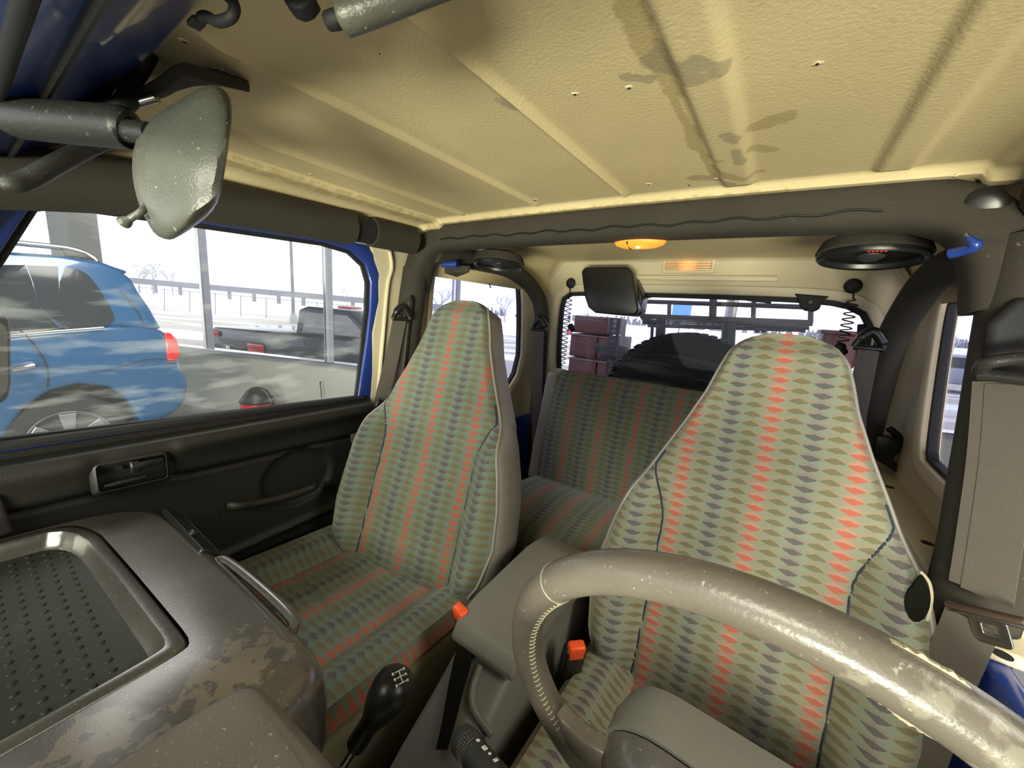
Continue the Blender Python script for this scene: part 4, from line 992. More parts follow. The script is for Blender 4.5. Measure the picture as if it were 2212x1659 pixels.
b = B(); b.tube(crom([AT(-25, 236, .400), AT(18, 246, .385), AT(34, 252, .38), AT(48, 256, .378), AT(150, 266, .372), AT(262, 275, .368), AT(280, 278, .368)], 5), [.006]*6+[.009, .012, .015, .017, .018]+[.0185]*16+[.018, .016, .013, .010], 18); mk('arm', b, 'satin', t)
b = B(); b.tube([AT(272, 282, .366), AT(330, 290, .360)], .010, 12); mk('ball_joint', b, 'satin', t)
# visor behind the mirror seen edge-on
t = thing('sun_visor', 'dark sun visor seen edge on behind the rearview mirror', 'visor', AT(380, 200, .46))
b = B(); b.strip(crom([AT(215, 228, .48), AT(300, 210, .46), (AT(380, 180, .45)), AT(440, 166, .44), AT(482, 172, .44)], 5), [.10]*21, .012, [(V(p)-CAM) for p in [AT(380, 180, .45)]*21]); mk('board', b, 'pad', t, bevel=.004)
b = B(); b.tube([AT(296, 222, .42), AT(338, 210, .42)], .0052, 12); mk('clip_sleeve', b, 'metal', t)
b = B(); b.tube(crom([AT(328, 120, .44), AT(305, 160, .43), AT(280, 195, .42), AT(262, 222, .41), AT(235, 232, .41)], 5), [.006]*8+[.008]*13, 10); b.tube([AT(275, 160, .43), AT(300, 205, .42), AT(268, 235, .41)], .007, 10); mk('hinge_arm', b, 'rubber', t)
# shiny rail below the header
b = B(); b.tube(crom([AT(-30, 385, .42), AT(20, 398, .42), AT(60, 388, .43), AT(130, 350, .45), AT(215, 308, .48), AT(300, 270, .50)], 6), [.006]*3+[.007]*3+[.010]*25, 12)
mk('grab_rail', b, 'satin', label='glossy black rail below the mirror arm in the windscreen corner', cat='rail')
# header latch
t = thing('roof_latch', 'black looped roof latch handle on the blue windscreen header', 'latch', AT(470, 40, .27))
b = B(); b.tube(crom([AT(418, 48, .275), AT(445, 36, .272), AT(470, 47, .268), AT(500, 36, .262), AT(506, 10, .262), AT(488, -12, .262), AT(470, -30, .265)], 6), [.0026]*4+[.0036]*33, 10); mk('loop', b, 'rubber', t)
b = B(); b.box(AT(424, 50, .276), (.012, .008, .004)); mk('foot', b, 'rubber', t, bevel=.001)
# padded roll at the top edge
t = thing('visor_roll', 'dark grey ribbed roll with black end cap under the roof at the top edge', 'visor', AT(780, 0, .26))
b = B(); b.tube(crom([AT(736, 38, .272), AT(744, 36, .272), AT(758, 31, .271), AT(820, 8, .270), AT(920, -32, .268), AT(1000, -62, .266)], 4), [.006, .0095, .0108, .0114]+[.0116]*17, 22); mk('roll', b, 'mirror_sh', t)
b = B(); b.tube([AT(702, 48, .273), AT(708, 46, .273), AT(724, 42, .272), AT(745, 36, .272)], [.0040, .0058, .0062, .0062], 14); mk('end_cap', b, 'rubber', t)
b = B(); b.prism([AT(x, y, .272) for x, y in ((605, -12), (622, 10), (642, 18), (662, 10), (680, -12))], FW*.012); mk('visor_clip', b, 'rubber', bevel=.002, label='small black clip at the top edge left of the ribbed roll', cat='clip')
# outside door mirror at far left
t = thing('door_mirror', 'outside door mirror at the left edge seen through the passenger window', 'mirror', U(0, 780, 'x', -.85))
b = B(); b.prism([U(x, y, 'x', -.80) for x, y in ((-80, 678), (8, 680), (20, 690), (23, 720), (24, 830), (18, 858), (5, 872), (-80, 875))], (-.06, 0, 0)); mk('housing', b, 'satin', t, bevel=.012, seg=3)
b = B(); b.prism([U(x, y, 'x', -.799) for x, y in ((-80, 700), (2, 698), (12, 706), (16, 724), (17, 826), (12, 846), (0, 858), (-80, 858))], (.003, 0, 0)); mk('mirror_glass', b, 'hood', t, smooth=False)
#EXTERIOR
# ================================================================== SHOWROOM AND YARD
GZ = -.28
dW = V((.932, .362, 0)).normalized(); nW = V((-dW.y, dW.x, 0)); PW = AT(700, 781, 5.1)
def WALL(x, y, off=0): r = ray(x, y); return CAM + r*((PW+nW*off-CAM).dot(nW)/r.dot(nW))
rW = Matrix((dW, nW, V((0, 0, 1)))).transposed()
M['wallgrey'] = plain('wall_grey', (.36, .37, .34), .7, noise=.08, nscale=3)
M['alu'] = plain('aluminium_frame', (.30, .31, .36), .4, .3)
M['conc'] = plain('showroom_floor', (.30, .29, .27), .35, noise=.1, nscale=2)
M['snowg'], N, L, P = newmat('snowy_yard'); P.inputs['Roughness'].default_value = .9
tc = N.new('ShaderNodeTexCoord'); mp = N.new('ShaderNodeMapping'); mp.inputs['Rotation'].default_value = (0, 0, -math.atan2(dW.y, dW.x)); L.new(tc.outputs['Object'], mp.inputs[0])
sp = N.new('ShaderNodeSeparateXYZ'); L.new(mp.outputs[0], sp.inputs[0])
m2 = N.new('ShaderNodeMapping'); m2.inputs['Scale'].default_value = (.05, .35, 1); L.new(mp.outputs[0], m2.inputs[0])
n1 = N.new('ShaderNodeTexNoise'); n1.inputs['Scale'].default_value = 1.6; n1.inputs['Detail'].default_value = 6; L.new(m2.outputs[0], n1.inputs['Vector'])
bd = N.new('ShaderNodeMapRange'); bd.interpolation_type = 'SMOOTHSTEP'; bd.inputs[1].default_value = 34; bd.inputs[2].default_value = 26; L.new(sp.outputs[1], bd.inputs[0])
ad = N.new('ShaderNodeMath'); ad.operation = 'MULTIPLY_ADD'; ad.inputs[1].default_value = .35; L.new(bd.outputs[0], ad.inputs[0]); L.new(n1.outputs[0], ad.inputs[2])
r1 = N.new('ShaderNodeMapRange'); r1.inputs[1].default_value = .76; r1.inputs[2].default_value = .86; L.new(ad.outputs[0], r1.inputs[0])
mx = N.new('ShaderNodeMix'); mx.data_type = 'RGBA'; mx.inputs['A'].default_value = (.80, .82, .85, 1); mx.inputs['B'].default_value = (.40, .36, .31, 1)
L.new(r1.outputs[0], mx.inputs['Factor']); L.new(mx.outputs['Result'], P.inputs['Base Color'])

b = B(); b.add([(-14, -9, GZ), (9, -9, GZ), tuple(V((PW.x, PW.y, GZ))+dW*14), tuple(V((PW.x, PW.y, GZ))-dW*10)], [(0, 1, 2, 3)])
b.add([tuple(q-V((0, 0, .1))) for q in b.v[:4]], [(3, 2, 1, 0)]); mk('floor', b, 'conc', smooth=False, kind='structure', loc=(0, 0, GZ))
b = B(); g0_ = V((PW.x, PW.y, 0)); b.add([g0_+dW*sx*220+nW*dy+V((0, 0, -.45)) for sx, dy in ((-1, .12), (1, .12), (1, 260), (-1, 260))], [(0, 1, 2, 3)])
b.add([g0_+dW*sx*220+nW*dy+V((0, 0, -.6)) for sx, dy in ((-1, .12), (1, .12), (1, 260), (-1, 260))], [(3, 2, 1, 0)]); mk('ground', b, 'snowg', smooth=False, kind='structure', loc=(0, 0, -.45))
swl = struct('trim_2', (PW.x, PW.y, GZ))
zs = PW.z
b = B(); c = g0_+dW*2+nW*.06; b.box((c.x, c.y, (GZ+zs-.06)/2-.01), (24, .14, zs-.06-GZ+.02), rW); mk('low_wall', b, 'wallgrey', swl, smooth=False)
b = B(); c = g0_+dW*2+nW*.03; b.box((c.x, c.y, zs-.03), (24, .12, .06), rW); mk('sill_rail', b, 'alu', swl, smooth=False)
b = B(); c = g0_+dW*2+nW*.00; b.box((c.x, c.y, zs+.002), (24, .15, .012), rW); mk('sill_lip', b, 'metal', swl, smooth=False)
for px, w_ in ((197, .05), (442, .07), (708, .07), (986, .07), (1588, .08), (2300, .07)):
    q = WALL(px, 620 if px < 1800 else 700); b = B(); b.box((q.x, q.y, (zs+3.9)/2), (w_, .10, 3.9-zs), rW); b.box((q.x, q.y, (zs+3.9)/2)-nW*.055, (w_*.45, .03, 3.9-zs), rW) if False else None
    mk('mullion', b, 'alu', swl, smooth=False, bevel=.004)
    c = V((q.x, q.y, (zs+3.9)/2))-nW*.06+dW*w_*.15; b = B(); b.box(c, (w_*.35, .02, 3.9-zs), rW); mk('mullion_cap', b, 'metal', swl, smooth=False)
q = WALL(160, 500, -.25); b = B(); b.box((q.x, q.y, 1.8), (.40, .35, 4.2), rW); mk('column', b, 'wallgrey', swl, smooth=False, bevel=.02)
b = B(); b.add([g0_+dW*sx+nW*.06+V((0, 0, z)) for sx, z in ((-10, zs), (14, zs), (14, 3.9), (-10, 3.9))], [(0, 1, 2, 3)]); mk('window_5', b, 'g_wall', smooth=False, kind='structure')
# showroom ceiling and the two solid walls, out of frame
M['darkc'] = plain('showroom_ceiling', (.10, .10, .10), .9); M['wallw'] = plain('showroom_wall', (.42, .40, .36), .8)
b = B(); b.box((-2.5, -1.0, 4.0), (26, 17, .1)); mk('ceiling', b, 'darkc', smooth=False, kind='structure')
b = B(); b.box((8.5, 0, 1.8), (.1, 18, 4.3)); mk('wall_right', b, 'wallw', smooth=False, kind='structure')

# ---- blue SUV beside the car
XS = -4.4
M['suvblue'] = plain('suv_paint', (.018, .095, .235), .25, coat=1); M['suvglass'] = plain('suv_glass', (.030, .035, .045), .08); M['tyre'] = plain('tyre', (.030, .030, .032), .8)
M['chrome'] = plain('chrome', (.8, .8, .82), .12, 1); M['tail'] = plain('tail_lamp', (.75, .02, .03), .15, coat=1); M['alloy'] = plain('alloy', (.50, .52, .56), .3, .8)
suv = thing('suv', 'blue estate SUV with silver roof rail parked beyond the passenger window', 'car', (XS-.9, 0, GZ))
def z2(x, y): return (x*.3888, 400+y*.3888)
def SP(pts, X=XS, zb=None, k=0): 
    o = []
    for x, y in pts:
        p = U(*z2(x, y), 'x', X)
        if zb is not None: 
            for _ in range(3): p = U(*z2(x, y), 'x', X-k*max(0, p.z-zb))
        o.append(p)
    return o
zb = U(*z2(320, 800), 'x', XS).z
# lower body: from beltline to sills with the wheel arch cut out
low = SP([(-300, 850), (60, 828), (330, 806), (620, 784), (780, 790), (905, 805), (925, 830), (995, 960), (1010, 1010), (1046, 1078), (1046, 1130), (1038, 1190), (1000, 1245), (930, 1292), (790, 1330), (765, 1310), (742, 1250), (690, 1178), (600, 1122), (430, 1108), (270, 1150), (140, 1240), (60, 1350), (20, 1420), (-300, 1450)])
y_front = -3.2
low[0] = V((XS, y_front, zb)); low[-1] = V((XS, y_front, .15))
low.insert(-1, V((XS, low[-2].y, .10)))
b = B(); b.prism(low, (-1.82, 0, 0)); mk('lower_body', b, 'suvblue', suv, bevel=.045, seg=3)
K_ = .30
top = SP([(325, 806), (620, 784), (780, 790), (905, 805), (840, 690), (770, 590), (735, 525), (690, 490), (640, 455), (560, 425), (330, 388), (60, 372), (10, 360)], XS-.02, zb, K_)
front = [V((XS-.02-K_*.75, -1.2, top[-1].z)), V((XS-.02-K_*.6, -1.9, top[-1].z-.08)), V((XS-.02, -2.7, zb)), ]
ng = top+front
def mirr(p): return V((2*(XS-.91)-p.x, p.y, p.z))
b = B(); nn_ = len(ng); b.add(ng+[mirr(p) for p in ng], [tuple(range(nn_)), tuple(range(nn_, 2*nn_))[::-1]]+[(i, (i+1) % nn_, nn_+(i+1) % nn_, nn_+i) for i in range(nn_)]); mk('cabin', b, 'suvblue', suv, bevel=.035, seg=3)
def onside(pts, th, mat, name, parent=suv, off=.004, bevel=0, label=None):
    q = SP(pts, XS-.02+off, zb, K_); b = B(); b.prism([V((p.x, p.y, p.z)) for p in q], (th, 0, 0)); return mk(name, b, mat, parent, smooth=False, bevel=bevel, label=label)
q = smooth_outline([(330, 452), (455, 470), (525, 535), (612, 680), (640, 745), (612, 768), (570, 788), (330, 806)], 1); onside(q, .006, 'suvglass', 'quarter_window')
onside([(-350, 440), (140, 444), (175, 530), (205, 640), (235, 700), (330, 790), (325, 806), (-350, 850)], .006, 'suvglass', 'door_window')
onside([(150, 446), (322, 452), (330, 640), (345, 740), (400, 800), (372, 804), (260, 715), (212, 640), (185, 540)], .004, 'suvglass', 'rear_pillar')
b = B(); b.tube([p+V((.02, 0, 0)) for p in SP([(-300, 858), (60, 832), (330, 808), (575, 790)], XS)], .011, 8); mk('window_trim', b, 'chrome', suv)
b = B(); b.tube([p+V((-.05, 0, .0)) for p in crom(SP([(-200, 305), (10, 312), (200, 330), (380, 350), (480, 378), (530, 405), (548, 425)], XS-.05, zb, K_), 4)], .022, 10); rr = mk('roof_rail', b, 'alloy', suv)
b = B(); b.prism(SP([(340, 350), (470, 376), (545, 425), (520, 432), (440, 402), (365, 398)], XS-.07, zb, K_), (-.03, 0, 0)); mk('rail_foot', b, 'satin', suv, bevel=.006)
b = B(); b.prism(SP([(160, 374), (188, 350), (205, 352), (206, 380)], XS-.8, zb, K_), (-.03, 0, 0)); mk('roof_fin', b, 'suvblue', suv)
b = B(); b.prism(SP([(600, 448), (640, 456), (705, 478), (700, 494), (670, 486), (620, 465)], XS-.10, zb, K_), (-1.35, 0, 0)); mk('rear_spoiler', b, 'suvblue', suv, bevel=.01)
tl = SP([(915, 822), (950, 822), (985, 858), (1000, 920), (1000, 955), (975, 972), (930, 972), (925, 900)], XS+.012); b = B(); b.prism(tl, (-.22, 0, 0)); lmp = mk('tail_lamp', b, 'tail', suv, bevel=.010, seg=3)
b = B(); b.prism(SP([(922, 975), (985, 968), (985, 985), (924, 990)], XS+.018), (-.15, 0, 0)); mk('lamp_trim', b, 'chrome', lmp)
b = B(); b.tube([p+V((.012, 0, 0)) for p in crom(SP([(70, 770), (140, 830), (205, 905), (250, 985), (266, 1050), (262, 1120)], XS), 4)], .004, 6); mk('door_gap', b, 'rubber', suv)
b = B(); b.tube([p+V((.045, 0, 0)) for p in SP([(64, 1022), (100, 1012), (190, 996)], XS)], [.020, .024, .020], 10); mk('door_handle', b, 'chrome', suv)
b = B(); b.tube([p+V((.010, 0, 0)) for p in crom(SP([(490, 1030), (640, 1015), (800, 970), (925, 965)], XS), 4)], .003, 6); mk('bumper_gap', b, 'rubber', suv)
b = B(); b.tube([p+V((-.02, 0, 0)) for p in crom(SP([(800, 770), (755, 690), (670, 585)], XS, zb, K_), 4)], .005, 6); mk('tailgate_gap', b, 'rubber', suv)
# wheel
wc = U(157, 957, 'x', XS); wc = V((XS-.13, wc.y, GZ+.385))
b = B(); b.lathe(wc+V((-.12, 0, 0)), (1, 0, 0), [(0, .27), (0, .36), (.03, .385), (.20, .385), (.235, .36), (.24, .27), (.20, .255)], 40); wh = mk('wheel', b, 'tyre', suv)
b = B(); b.lathe(wc+V((.02, 0, 0)), (1, 0, 0), [(0, .255), (.085, .262), (.090, .255), (.070, .235), (.030, .225), (.0, .05)], 40); mk('alloy_ring', b, 'alloy', wh)
for k in range(6):
    a = 2*pi*k/6+pi/2; d_ = V((0, cos(a), sin(a))); e_ = V((0, -sin(a), cos(a)))
    b = B(); b.prism([wc+V((.07, 0, 0))+d_*.03+e_*.022, wc+V((.085, 0, 0))+d_*.235+e_*.05, wc+V((.085, 0, 0))+d_*.235-e_*.05, wc+V((.07, 0, 0))+d_*.03-e_*.022], (.02, 0, 0)); mk('spoke', b, 'alloy', wh, smooth=False, bevel=.004)
b = B(); b.box((XS-.95, wc.y, .42), (1.5, 1.0, .5)); mk('underbody', b, 'rubber', suv)

# ---- shop vacuum by the wall
vb_ = WALL(556, 860, -.32); vb_ = V((vb_.x, vb_.y, GZ))
t = thing('shop_vacuum', 'red and black shop vacuum standing by the grey showroom wall', 'vacuum', vb_)
b = B(); b.lathe(vb_+V((0, 0, .05)), (0, 0, 1), [(0, .14), (.02, .17), (.24, .19), (.27, .19)], 24); mk('drum', b, 'tail', t)
b = B(); b.lathe(vb_+V((0, 0, .32)), (0, 0, 1), [(0, .20), (.02, .205), (.04, .19), (.10, .15), (.15, .12), (.17, .06), (.175, .01)], 24); mk('motor_head', b, 'satin', t)
b = B(); b.tube(crom([vb_+V((.05, -.12, .40)), vb_+V((.12, -.10, .52)), vb_+V((.24, 0, .50)), vb_+V((.30, .06, .30)), vb_+V((.32, .10, .05))], 6), .028, 10); mk('hose', b, 'black', t)
for k in range(4):
    a = pi/4+k*pi/2; b = B(); b.lathe(vb_+V((.15*cos(a), .15*sin(a)-.012, .030)), (0, 1, 0), [(0, .030), (.024, .030)], 12); mk('caster', b, 'rubber', t)
b = B(); sq = WALL(694, 832, -.12); b.tube(crom([sq+V((0, 0, .03)), sq+V((-.03, 0, .035)), sq+V((-.01, 0, -.05)), sq+V((0, 0, -.17))], 5), .006, 6); mk('wall_cable', b, 'rubber', label='short black cable hanging on the grey showroom wall', cat='cable')

# ---- behind the rear window: spare wheel, jack, rack, stacked cases
M['dusk'] = plain('rack_steel', (.030, .034, .050), .6); M['maroon'] = plain('maroon_case', (.085, .020, .030), .55, noise=.25, nscale=6); M['wrap'] = plain('clear_wrap', (.14, .10, .13), .25); M['spare'] = plain('spare_tyre', (.006, .006, .008), .9, spec=.2)
tc_ = U(1492, 722, 'y', 2.02); cS = V((tc_.x, 2.08, tc_.z-.385))
sp_ = thing('spare_wheel', 'large dark spare tyre mounted upright outside the rear window', 'wheel', cS-V((0, 0, .385)))
b = B(); b.lathe(cS+V((0, -.12, 0)), (0, 1, 0), [(0, .22), (-.005, .30), (.01, .35), (.05, .383), (.19, .383), (.23, .35), (.24, .22)], 56); mk('tyre', b, 'spare', sp_)
for k in range(56):
    a = 2*pi*k/56
    if sin(a) > -.1:
        b = B(); b.box(cS+V((.386*cos(a), 0, .386*sin(a))), (.012, .20, .026), Matrix.Rotation(-a, 3, 'Y')); mk('tread_block', b, 'spare', sp_, smooth=False)
b = B(); b.lathe(cS+V((0, -.10, 0)), (0, 1, 0), [(0, .20), (.02, .22), (.1, .22), (.11, .05)], 32); mk('rim', b, 'dusk', sp_)
b = B(); b.box(cS+V((0, .20, -.15)), (.14, .24, .5)); mk('carrier', b, 'dusk', sp_)
# farm jack with holes
jt, jb = U(1328, 688, 'y', 2.30), U(1316, 835, 'y', 2.30)
jk = thing('farm_jack', 'dark upright jack bar with a row of holes behind the rear window', 'jack', jb-V((0, 0, .5)))
b = B(); seg_n = 14; axx = (jb-jt)/14.; exx = V((1, 0, 0))
for k in range(20):
    c_ = jt+axx*(k+.5); hz_ = axx.length/2; w2 = .030
    sqp = [(-1, -1), (-.4, -1), (.4, -1), (1, -1), (1, -.4), (1, .4), (1, 1), (.4, 1), (-.4, 1), (-1, 1), (-1, .4), (-1, -.4)]
    an = [math.atan2(y, x) for x, y in sqp]
    b.ring([c_+exx*(x*w2)+V((0, 0, y*hz_)) for x, y in sqp], [c_+exx*(.016*cos(a))+V((0, 0, .013*sin(a))) for a in an], (0, .02, 0))
mk('bar', b, 'dusk', jk, smooth=False)
b = B(); b.box(U(1320, 753, 'y', 2.28), (.20, .06, .045)); b.box(U(1318, 762, 'y', 2.27), (.10, .08, .07)); mk('jack_head', b, 'dusk', jk, bevel=.006)
b = B(); b.tube([U(1348, 690, 'y', 2.32), U(1335, 835, 'y', 2.32), U(1332, 900, 'y', 2.32)], .016, 8); mk('handle', b, 'alu', jk)
# cargo rack
rk = thing('cargo_rack', 'dark steel ladder rack frame standing across behind the spare tyre', 'rack', U(1560, 860, 'y', 2.55))
YK = 2.55
def rbar(p, q, w_, name, y=YK, mat='dusk'):
    b = B(); b.tube([U(*p, 'y', y), U(*q, 'y', y)], w_, 8); mk(name, b, mat, rk)
rbar((1384, 651), (1756, 664), .013, 'top_rail'); rbar((1384, 683), (1756, 698), .016, 'bottom_rail')
for k in range(4): rbar((1440, 690+k*3.4), (1748, 701+k*3.4), .0045, 'slat', YK-.08+.08*k)
rbar((1400, 704), (1740, 714), .010, 'lower_rail', YK+.3)
for px in (1390, 1446, 1628, 1752): rbar((px, 652), (px-1, 692), .012, 'upright')
rbar((1541, 640), (1539, 690), .020, 'centre_post')
for px, w_ in ((1428, .030), (1575, .036)): rbar((px, 690), (px-8, 860), w_, 'support_post')
rbar((1410, 690), (1407, 745), .010, 'strut'); rbar((1390, 694), (1428, 698), .018, 'clamp')
for px in (1636, 1650): b = B(); b.ball(U(px, 714, 'y', YK), .014, 8); mk('knob', b, 'dusk', rk)
# stacked cases
grp = 'maroon cases stacked behind the rear window'
for i, (x0, y0, x1, y1) in enumerate(((1236, 681, 1312, 722), (1228, 722, 1288, 774), (1288, 726, 1330, 774), (1224, 776, 1284, 840), (1286, 776, 1326, 845))):
    a, c = U(x0, y0, 'y', 2.62), U(x1, y1, 'y', 2.62)
    a.z, c.z = [U(1270, {681: 681, 722: 722, 726: 722, 774: 775, 776: 775, 840: 850, 845: 850}[q], 'y', 2.62).z for q in (y0, y1)]
    lab = ('maroon case on top of the stack at the lower left of the rear window', 'maroon case in the middle row of the stack, far left', 'narrow maroon case in the middle row beside the jack bar', 'maroon case in the bottom row of the stack, far left', 'narrow maroon case in the bottom row beside the jack bar')[i]
    b = B(); b.box(((a.x+c.x)/2, 2.80, (a.z+c.z)/2), (c.x-a.x-.026, .34, a.z-c.z-.008)); o = mk('storage_case', b, 'maroon', bevel=.010, label=lab, cat='case', group=grp)
    b = B(); b.box(((a.x+c.x)/2, 2.626, a.z-.012), (c.x-a.x-.01, .008, .010)); mk('edge_band', b, 'wrap', o, bevel=.002)
a, c = U(1780, 716, 'y', 2.62), U(1846, 800, 'y', 2.62)
b = B(); b.box(((a.x+c.x)/2, 2.80, (a.z+c.z)/2), (c.x-a.x, .34, a.z-c.z)); o = mk('storage_case', b, 'maroon', bevel=.02, label='pinkish maroon case outside, right of the driver seat top', cat='case', group=grp)
b = B(); b.box(((a.x+c.x)/2, 2.80, a.z), (c.x-a.x+.02, .36, .02)); mk('lid', b, 'maroon', o, bevel=.006)
cc_ = U(1230, 717, 'y', 2.58); b = B(); b.lathe(cc_, (0, -1, 0), [(0, .022), (.01, .02)], 14); mk('reflector', b, 'tail', label='small red round reflector at the left edge of the rear window view', cat='reflector')

# ---- yard: pickup, fence, lamp post, trees, sign
M['truckp'] = plain('truck_paint', (.060, .070, .110), .35, coat=.5); M['bark'] = plain('bark', (.42, .41, .44), .9); M['pole'] = plain('pole_grey', (.22, .21, .23), .6)
tb = AT(462, 760, 8.4); tb = V((tb.x, tb.y, -.45)); 
def TP(s_, n_2, z): return tb+dW*s_+nW*n_2+V((0, 0, z))
t = thing('pickup_truck', 'dark slate pickup truck parked outside behind the showroom glass', 'truck', tb)
b = B(); b.prism([TP(s_, 0, z) for s_, z in ((0, .5), (-.02, 1.05), (.02, 1.12), (2.05, 1.13), (2.1, 1.12), (3.8, 1.14), (5.1, 1.05), (5.35, .85), (5.35, .5), (4.9, .45), (.9, .42))], nW*1.8); mk('body', b, 'truckp', t, bevel=.05, seg=2)
b = B(); b.prism([TP(s_, .08, z) for s_, z in ((2.05, 1.10), (2.15, 1.62), (2.35, 1.70), (3.3, 1.68), (3.95, 1.12))], nW*1.64); cabn = mk('cab', b, 'truckp', t, bevel=.04)
b = B(); b.prism([TP(s_, .06, z) for s_, z in ((2.25, 1.18), (2.35, 1.58), (2.9, 1.58), (2.9, 1.18))], nW*.02); mk('side_window', b, 'alu', cabn, smooth=False)
b = B(); b.prism([TP(s_, .06, z) for s_, z in ((3.0, 1.18), (3.0, 1.58), (3.3, 1.58), (3.75, 1.18))], nW*.02); mk('side_window', b, 'alu', cabn, smooth=False)
for s_, w__, nm in ((1.15, .42, 'side_marker'), (.05, .3, 'side_marker')):
    b = B(); b.box(TP(s_, -.02, .72 if s_ > 1 else .98), (w__, .03, .26 if s_ > 1 else .12), rW); mk(nm, b, 'tail', t, bevel=.02)
b = B(); b.box(TP(.42, -.02, .66), (.10, .03, .16), rW); mk('badge', b, 'chrome', t, bevel=.02)
b = B(); b.box(TP(2.75, .9, 1.72), (.25, .5, .05), rW); mk('roof_marker', b, 'tail', t, bevel=.01)
for s_ in (.95, 4.3):
    for n_2 in (0, 1.55):
        b = B(); b.lathe(TP(s_, n_2-.01, .38), nW, [(0, .2), (0, .36), (.03, .38), (.22, .38), (.25, .3)], 24); mk('wheel', b, 'tyre', t)
# guard rail on posts with a chain fence in front
t = thing('guard_rail', 'long pale guard rail on posts across the snowy yard', 'rail', AT(550, 640, 55))
q0, q1 = AT(250, 603, 52), AT(1000, 668, 52)
b = B(); b.strip([q0, q1], .75, .12, (0, 0, 1)); mk('beam', b, 'pole', t, smooth=False)
for k in range(14):
    p = q0+(q1-q0)*(k+.5)/14; b = B(); b.box(p+V((0, .2, -.6)), (.5, .3, 1.6)); mk('post', b, 'pole', t, smooth=False)
t = thing('wire_fence', 'thin wire fence with slender posts in the snowy yard', 'fence', AT(550, 700, 30))
for k in range(9):
    x = 300+55*k; b = B(); b.tube([AT(x, 618+.09*(x-300), 30), AT(x, 676+.09*(x-300), 30)], .03, 5); mk('post', b, 'pole', t)
for dy in (0, 55):
    b = B(); b.tube([AT(300, 620+dy, 30), AT(760, 661+dy, 30)], .025, 5); mk('wire', b, 'pole', t)
lp = AT(634, 678, 26); lp = V((lp.x, lp.y, -.45)); t = thing('lamp_post', 'tall slim lamp post rising from the snowy yard', 'lamp post', lp)
b = B(); b.tube([lp, lp+V((0, 0, 9.5))], [.11, .07], 10); mk('pole', b, 'pole', t)
b = B(); b.box(lp+V((.4, 0, 9.5)), (1.0, .3, .12)); mk('lamp_head', b, 'pole', t)
b = B(); b.lathe(lp, (0, 0, 1), [(0, .25), (.6, .22)], 12); mk('base', b, 'wallgrey', t)
def tree(px, py, depth, h, lab, grp_='bare winter trees beyond the yard'):
    base = AT(px, py, depth); h += (base.z+.45)*.9; base.z = -.45; t = thing('bare_tree', lab, 'tree', base, grp_); bb = B(); tr_ = B()
    def br(p, d, l, r, lv):
        e = p+d*l; (tr_ if lv == 0 else bb).tube([p, p+d*l*.5+V((random.gauss(0, .03*l), random.gauss(0, .03*l), 0)), e], [r, r*.8, r*.6], 4 if lv < 2 else 3)
        if lv >= 5: return
        for _ in range(3 if lv < 4 else 2):
            v = V((random.gauss(0, 1), random.gauss(0, 1), random.gauss(0, .5))); v = (d*1.1+v.normalized()*(.75 if lv else .9)).normalized(); br(p+d*l*random.uniform(.65, 1), v, l*random.uniform(.62, .82), r*.62, lv+1)
    br(base, V((0, 0, 1)), h*.27, h*.022, 0)
    mk('trunk', tr_, 'bark', t, smooth=False); mk('branches', bb, 'bark', t, smooth=False, kind='stuff')
tree(1090, 680, 60, 5.4, 'bare tree seen through the left quarter window, right of the front seat top')
tree(945, 668, 55, 6.4, 'bare tree seen at the left edge of the left quarter window')
tree(330, 606, 80, 8, 'faint bare tree behind the roof of the blue car'); tree(300, 604, 90, 7.5, 'faint bare tree left of the lamp post, nearest the blue car'); tree(372, 612, 85, 6, 'faint small bare tree between the blue car and first window post')
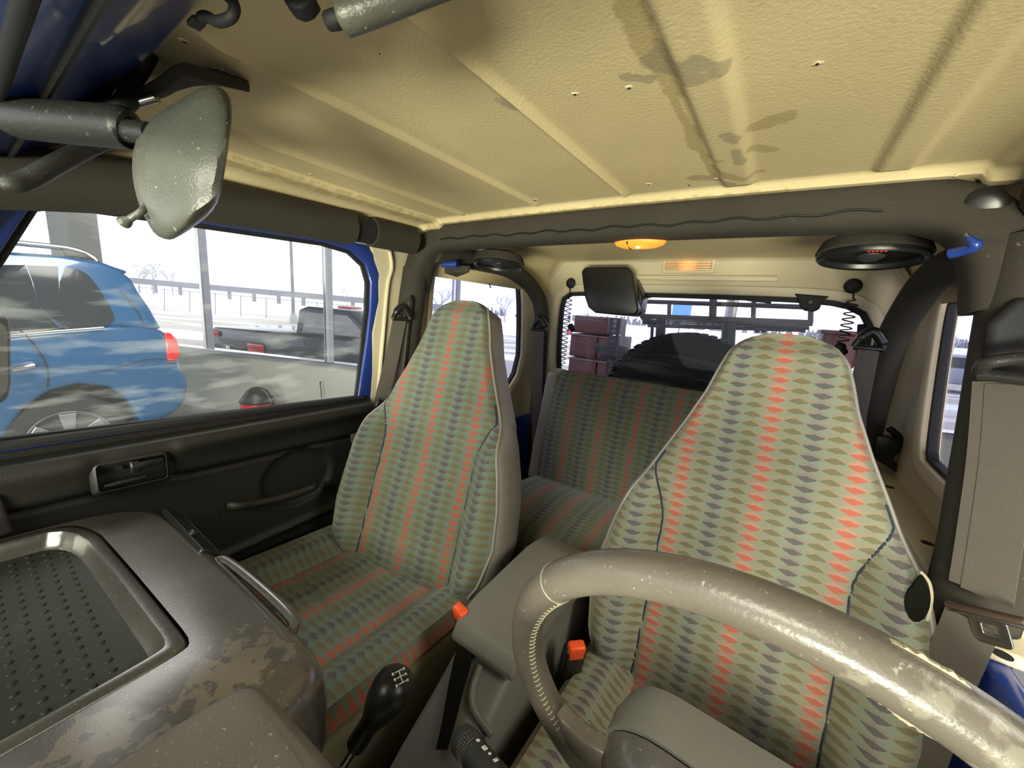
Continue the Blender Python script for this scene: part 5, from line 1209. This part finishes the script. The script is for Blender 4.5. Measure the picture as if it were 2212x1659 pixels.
tree(750, 645, 80, 5, 'faint bare tree at the right end of the passenger window')
for i, (px, lab) in enumerate(((1270, 'low bare tree in the left part of the rear window'), (1425, 'low bare tree above the spare tyre, left side'), (1505, 'low bare tree behind the ladder rack, middle'), (1690, 'low bare tree behind the ladder rack, right end'))): tree(px, 712-0.07*(1500-px), 90, 5, lab)
tree(2060, 752, 60, 4, 'low bare tree seen through the right quarter window')
# snowy bank with scrub, far off
t = thing('tree_line', 'low dark scrub line along the far edge of the yard', 'hedge', AT(1100, 700, 120), kind='stuff')
b = B()
for k in range(260):
    px = 850+1300*random.random(); py = 588+.0695*(px+120)+3; p = AT(px, py, 120); b.tube([V((p.x, p.y, -.45)), p+V((random.gauss(0, .6), 0, random.uniform(.1, 1.6)))], [.5, .25], 4)
mk('scrub', b, 'pole', t, smooth=False)
q = AT(1473, 668, 70); b = B(); b.box(q, (3.2, .3, 2.6)); sg_ = thing('road_sign', 'blue panel sign far off behind the ladder rack', 'sign', q-V((0, 0, 3)))
M['bluesign'] = plain('sign_blue', (.10, .28, .60), .6)
mk('panel', b, 'bluesign', sg_, bevel=.02); b = B(); b.tube([q-V((0, 0, 1.3)), V((q.x, q.y, -.45))], .12, 6); mk('post', b, 'pole', sg_)
# car far off through the right quarter window
q = AT(2078, 775, 14); q = V((q.x, q.y, -.45)); t = thing('parked_car', 'pale parked car seen small through the right quarter window', 'car', q)
b = B(); b.prism([q+V((x, 0, z)) for x, z in ((-2.1, .35), (-2.1, .85), (-1.3, .95), (-.7, 1.4), (.8, 1.42), (1.5, .95), (2.1, .85), (2.1, .35))], (0, 1.7, 0)); mk('body', b, 'alu', t, bevel=.08)
b = B(); b.prism([q+V((x, -.01, z)) for x, z in ((-1.1, .95), (-.62, 1.33), (.7, 1.34), (1.25, .95))], (0, .02, 0)); mk('window', b, 'suvglass', t, smooth=False)
for x in (-1.3, 1.3): b = B(); b.lathe(q+V((x, -.02, .32)), (0, 1, 0), [(0, .32), (.2, .32)], 20); mk('wheel', b, 'tyre', t)
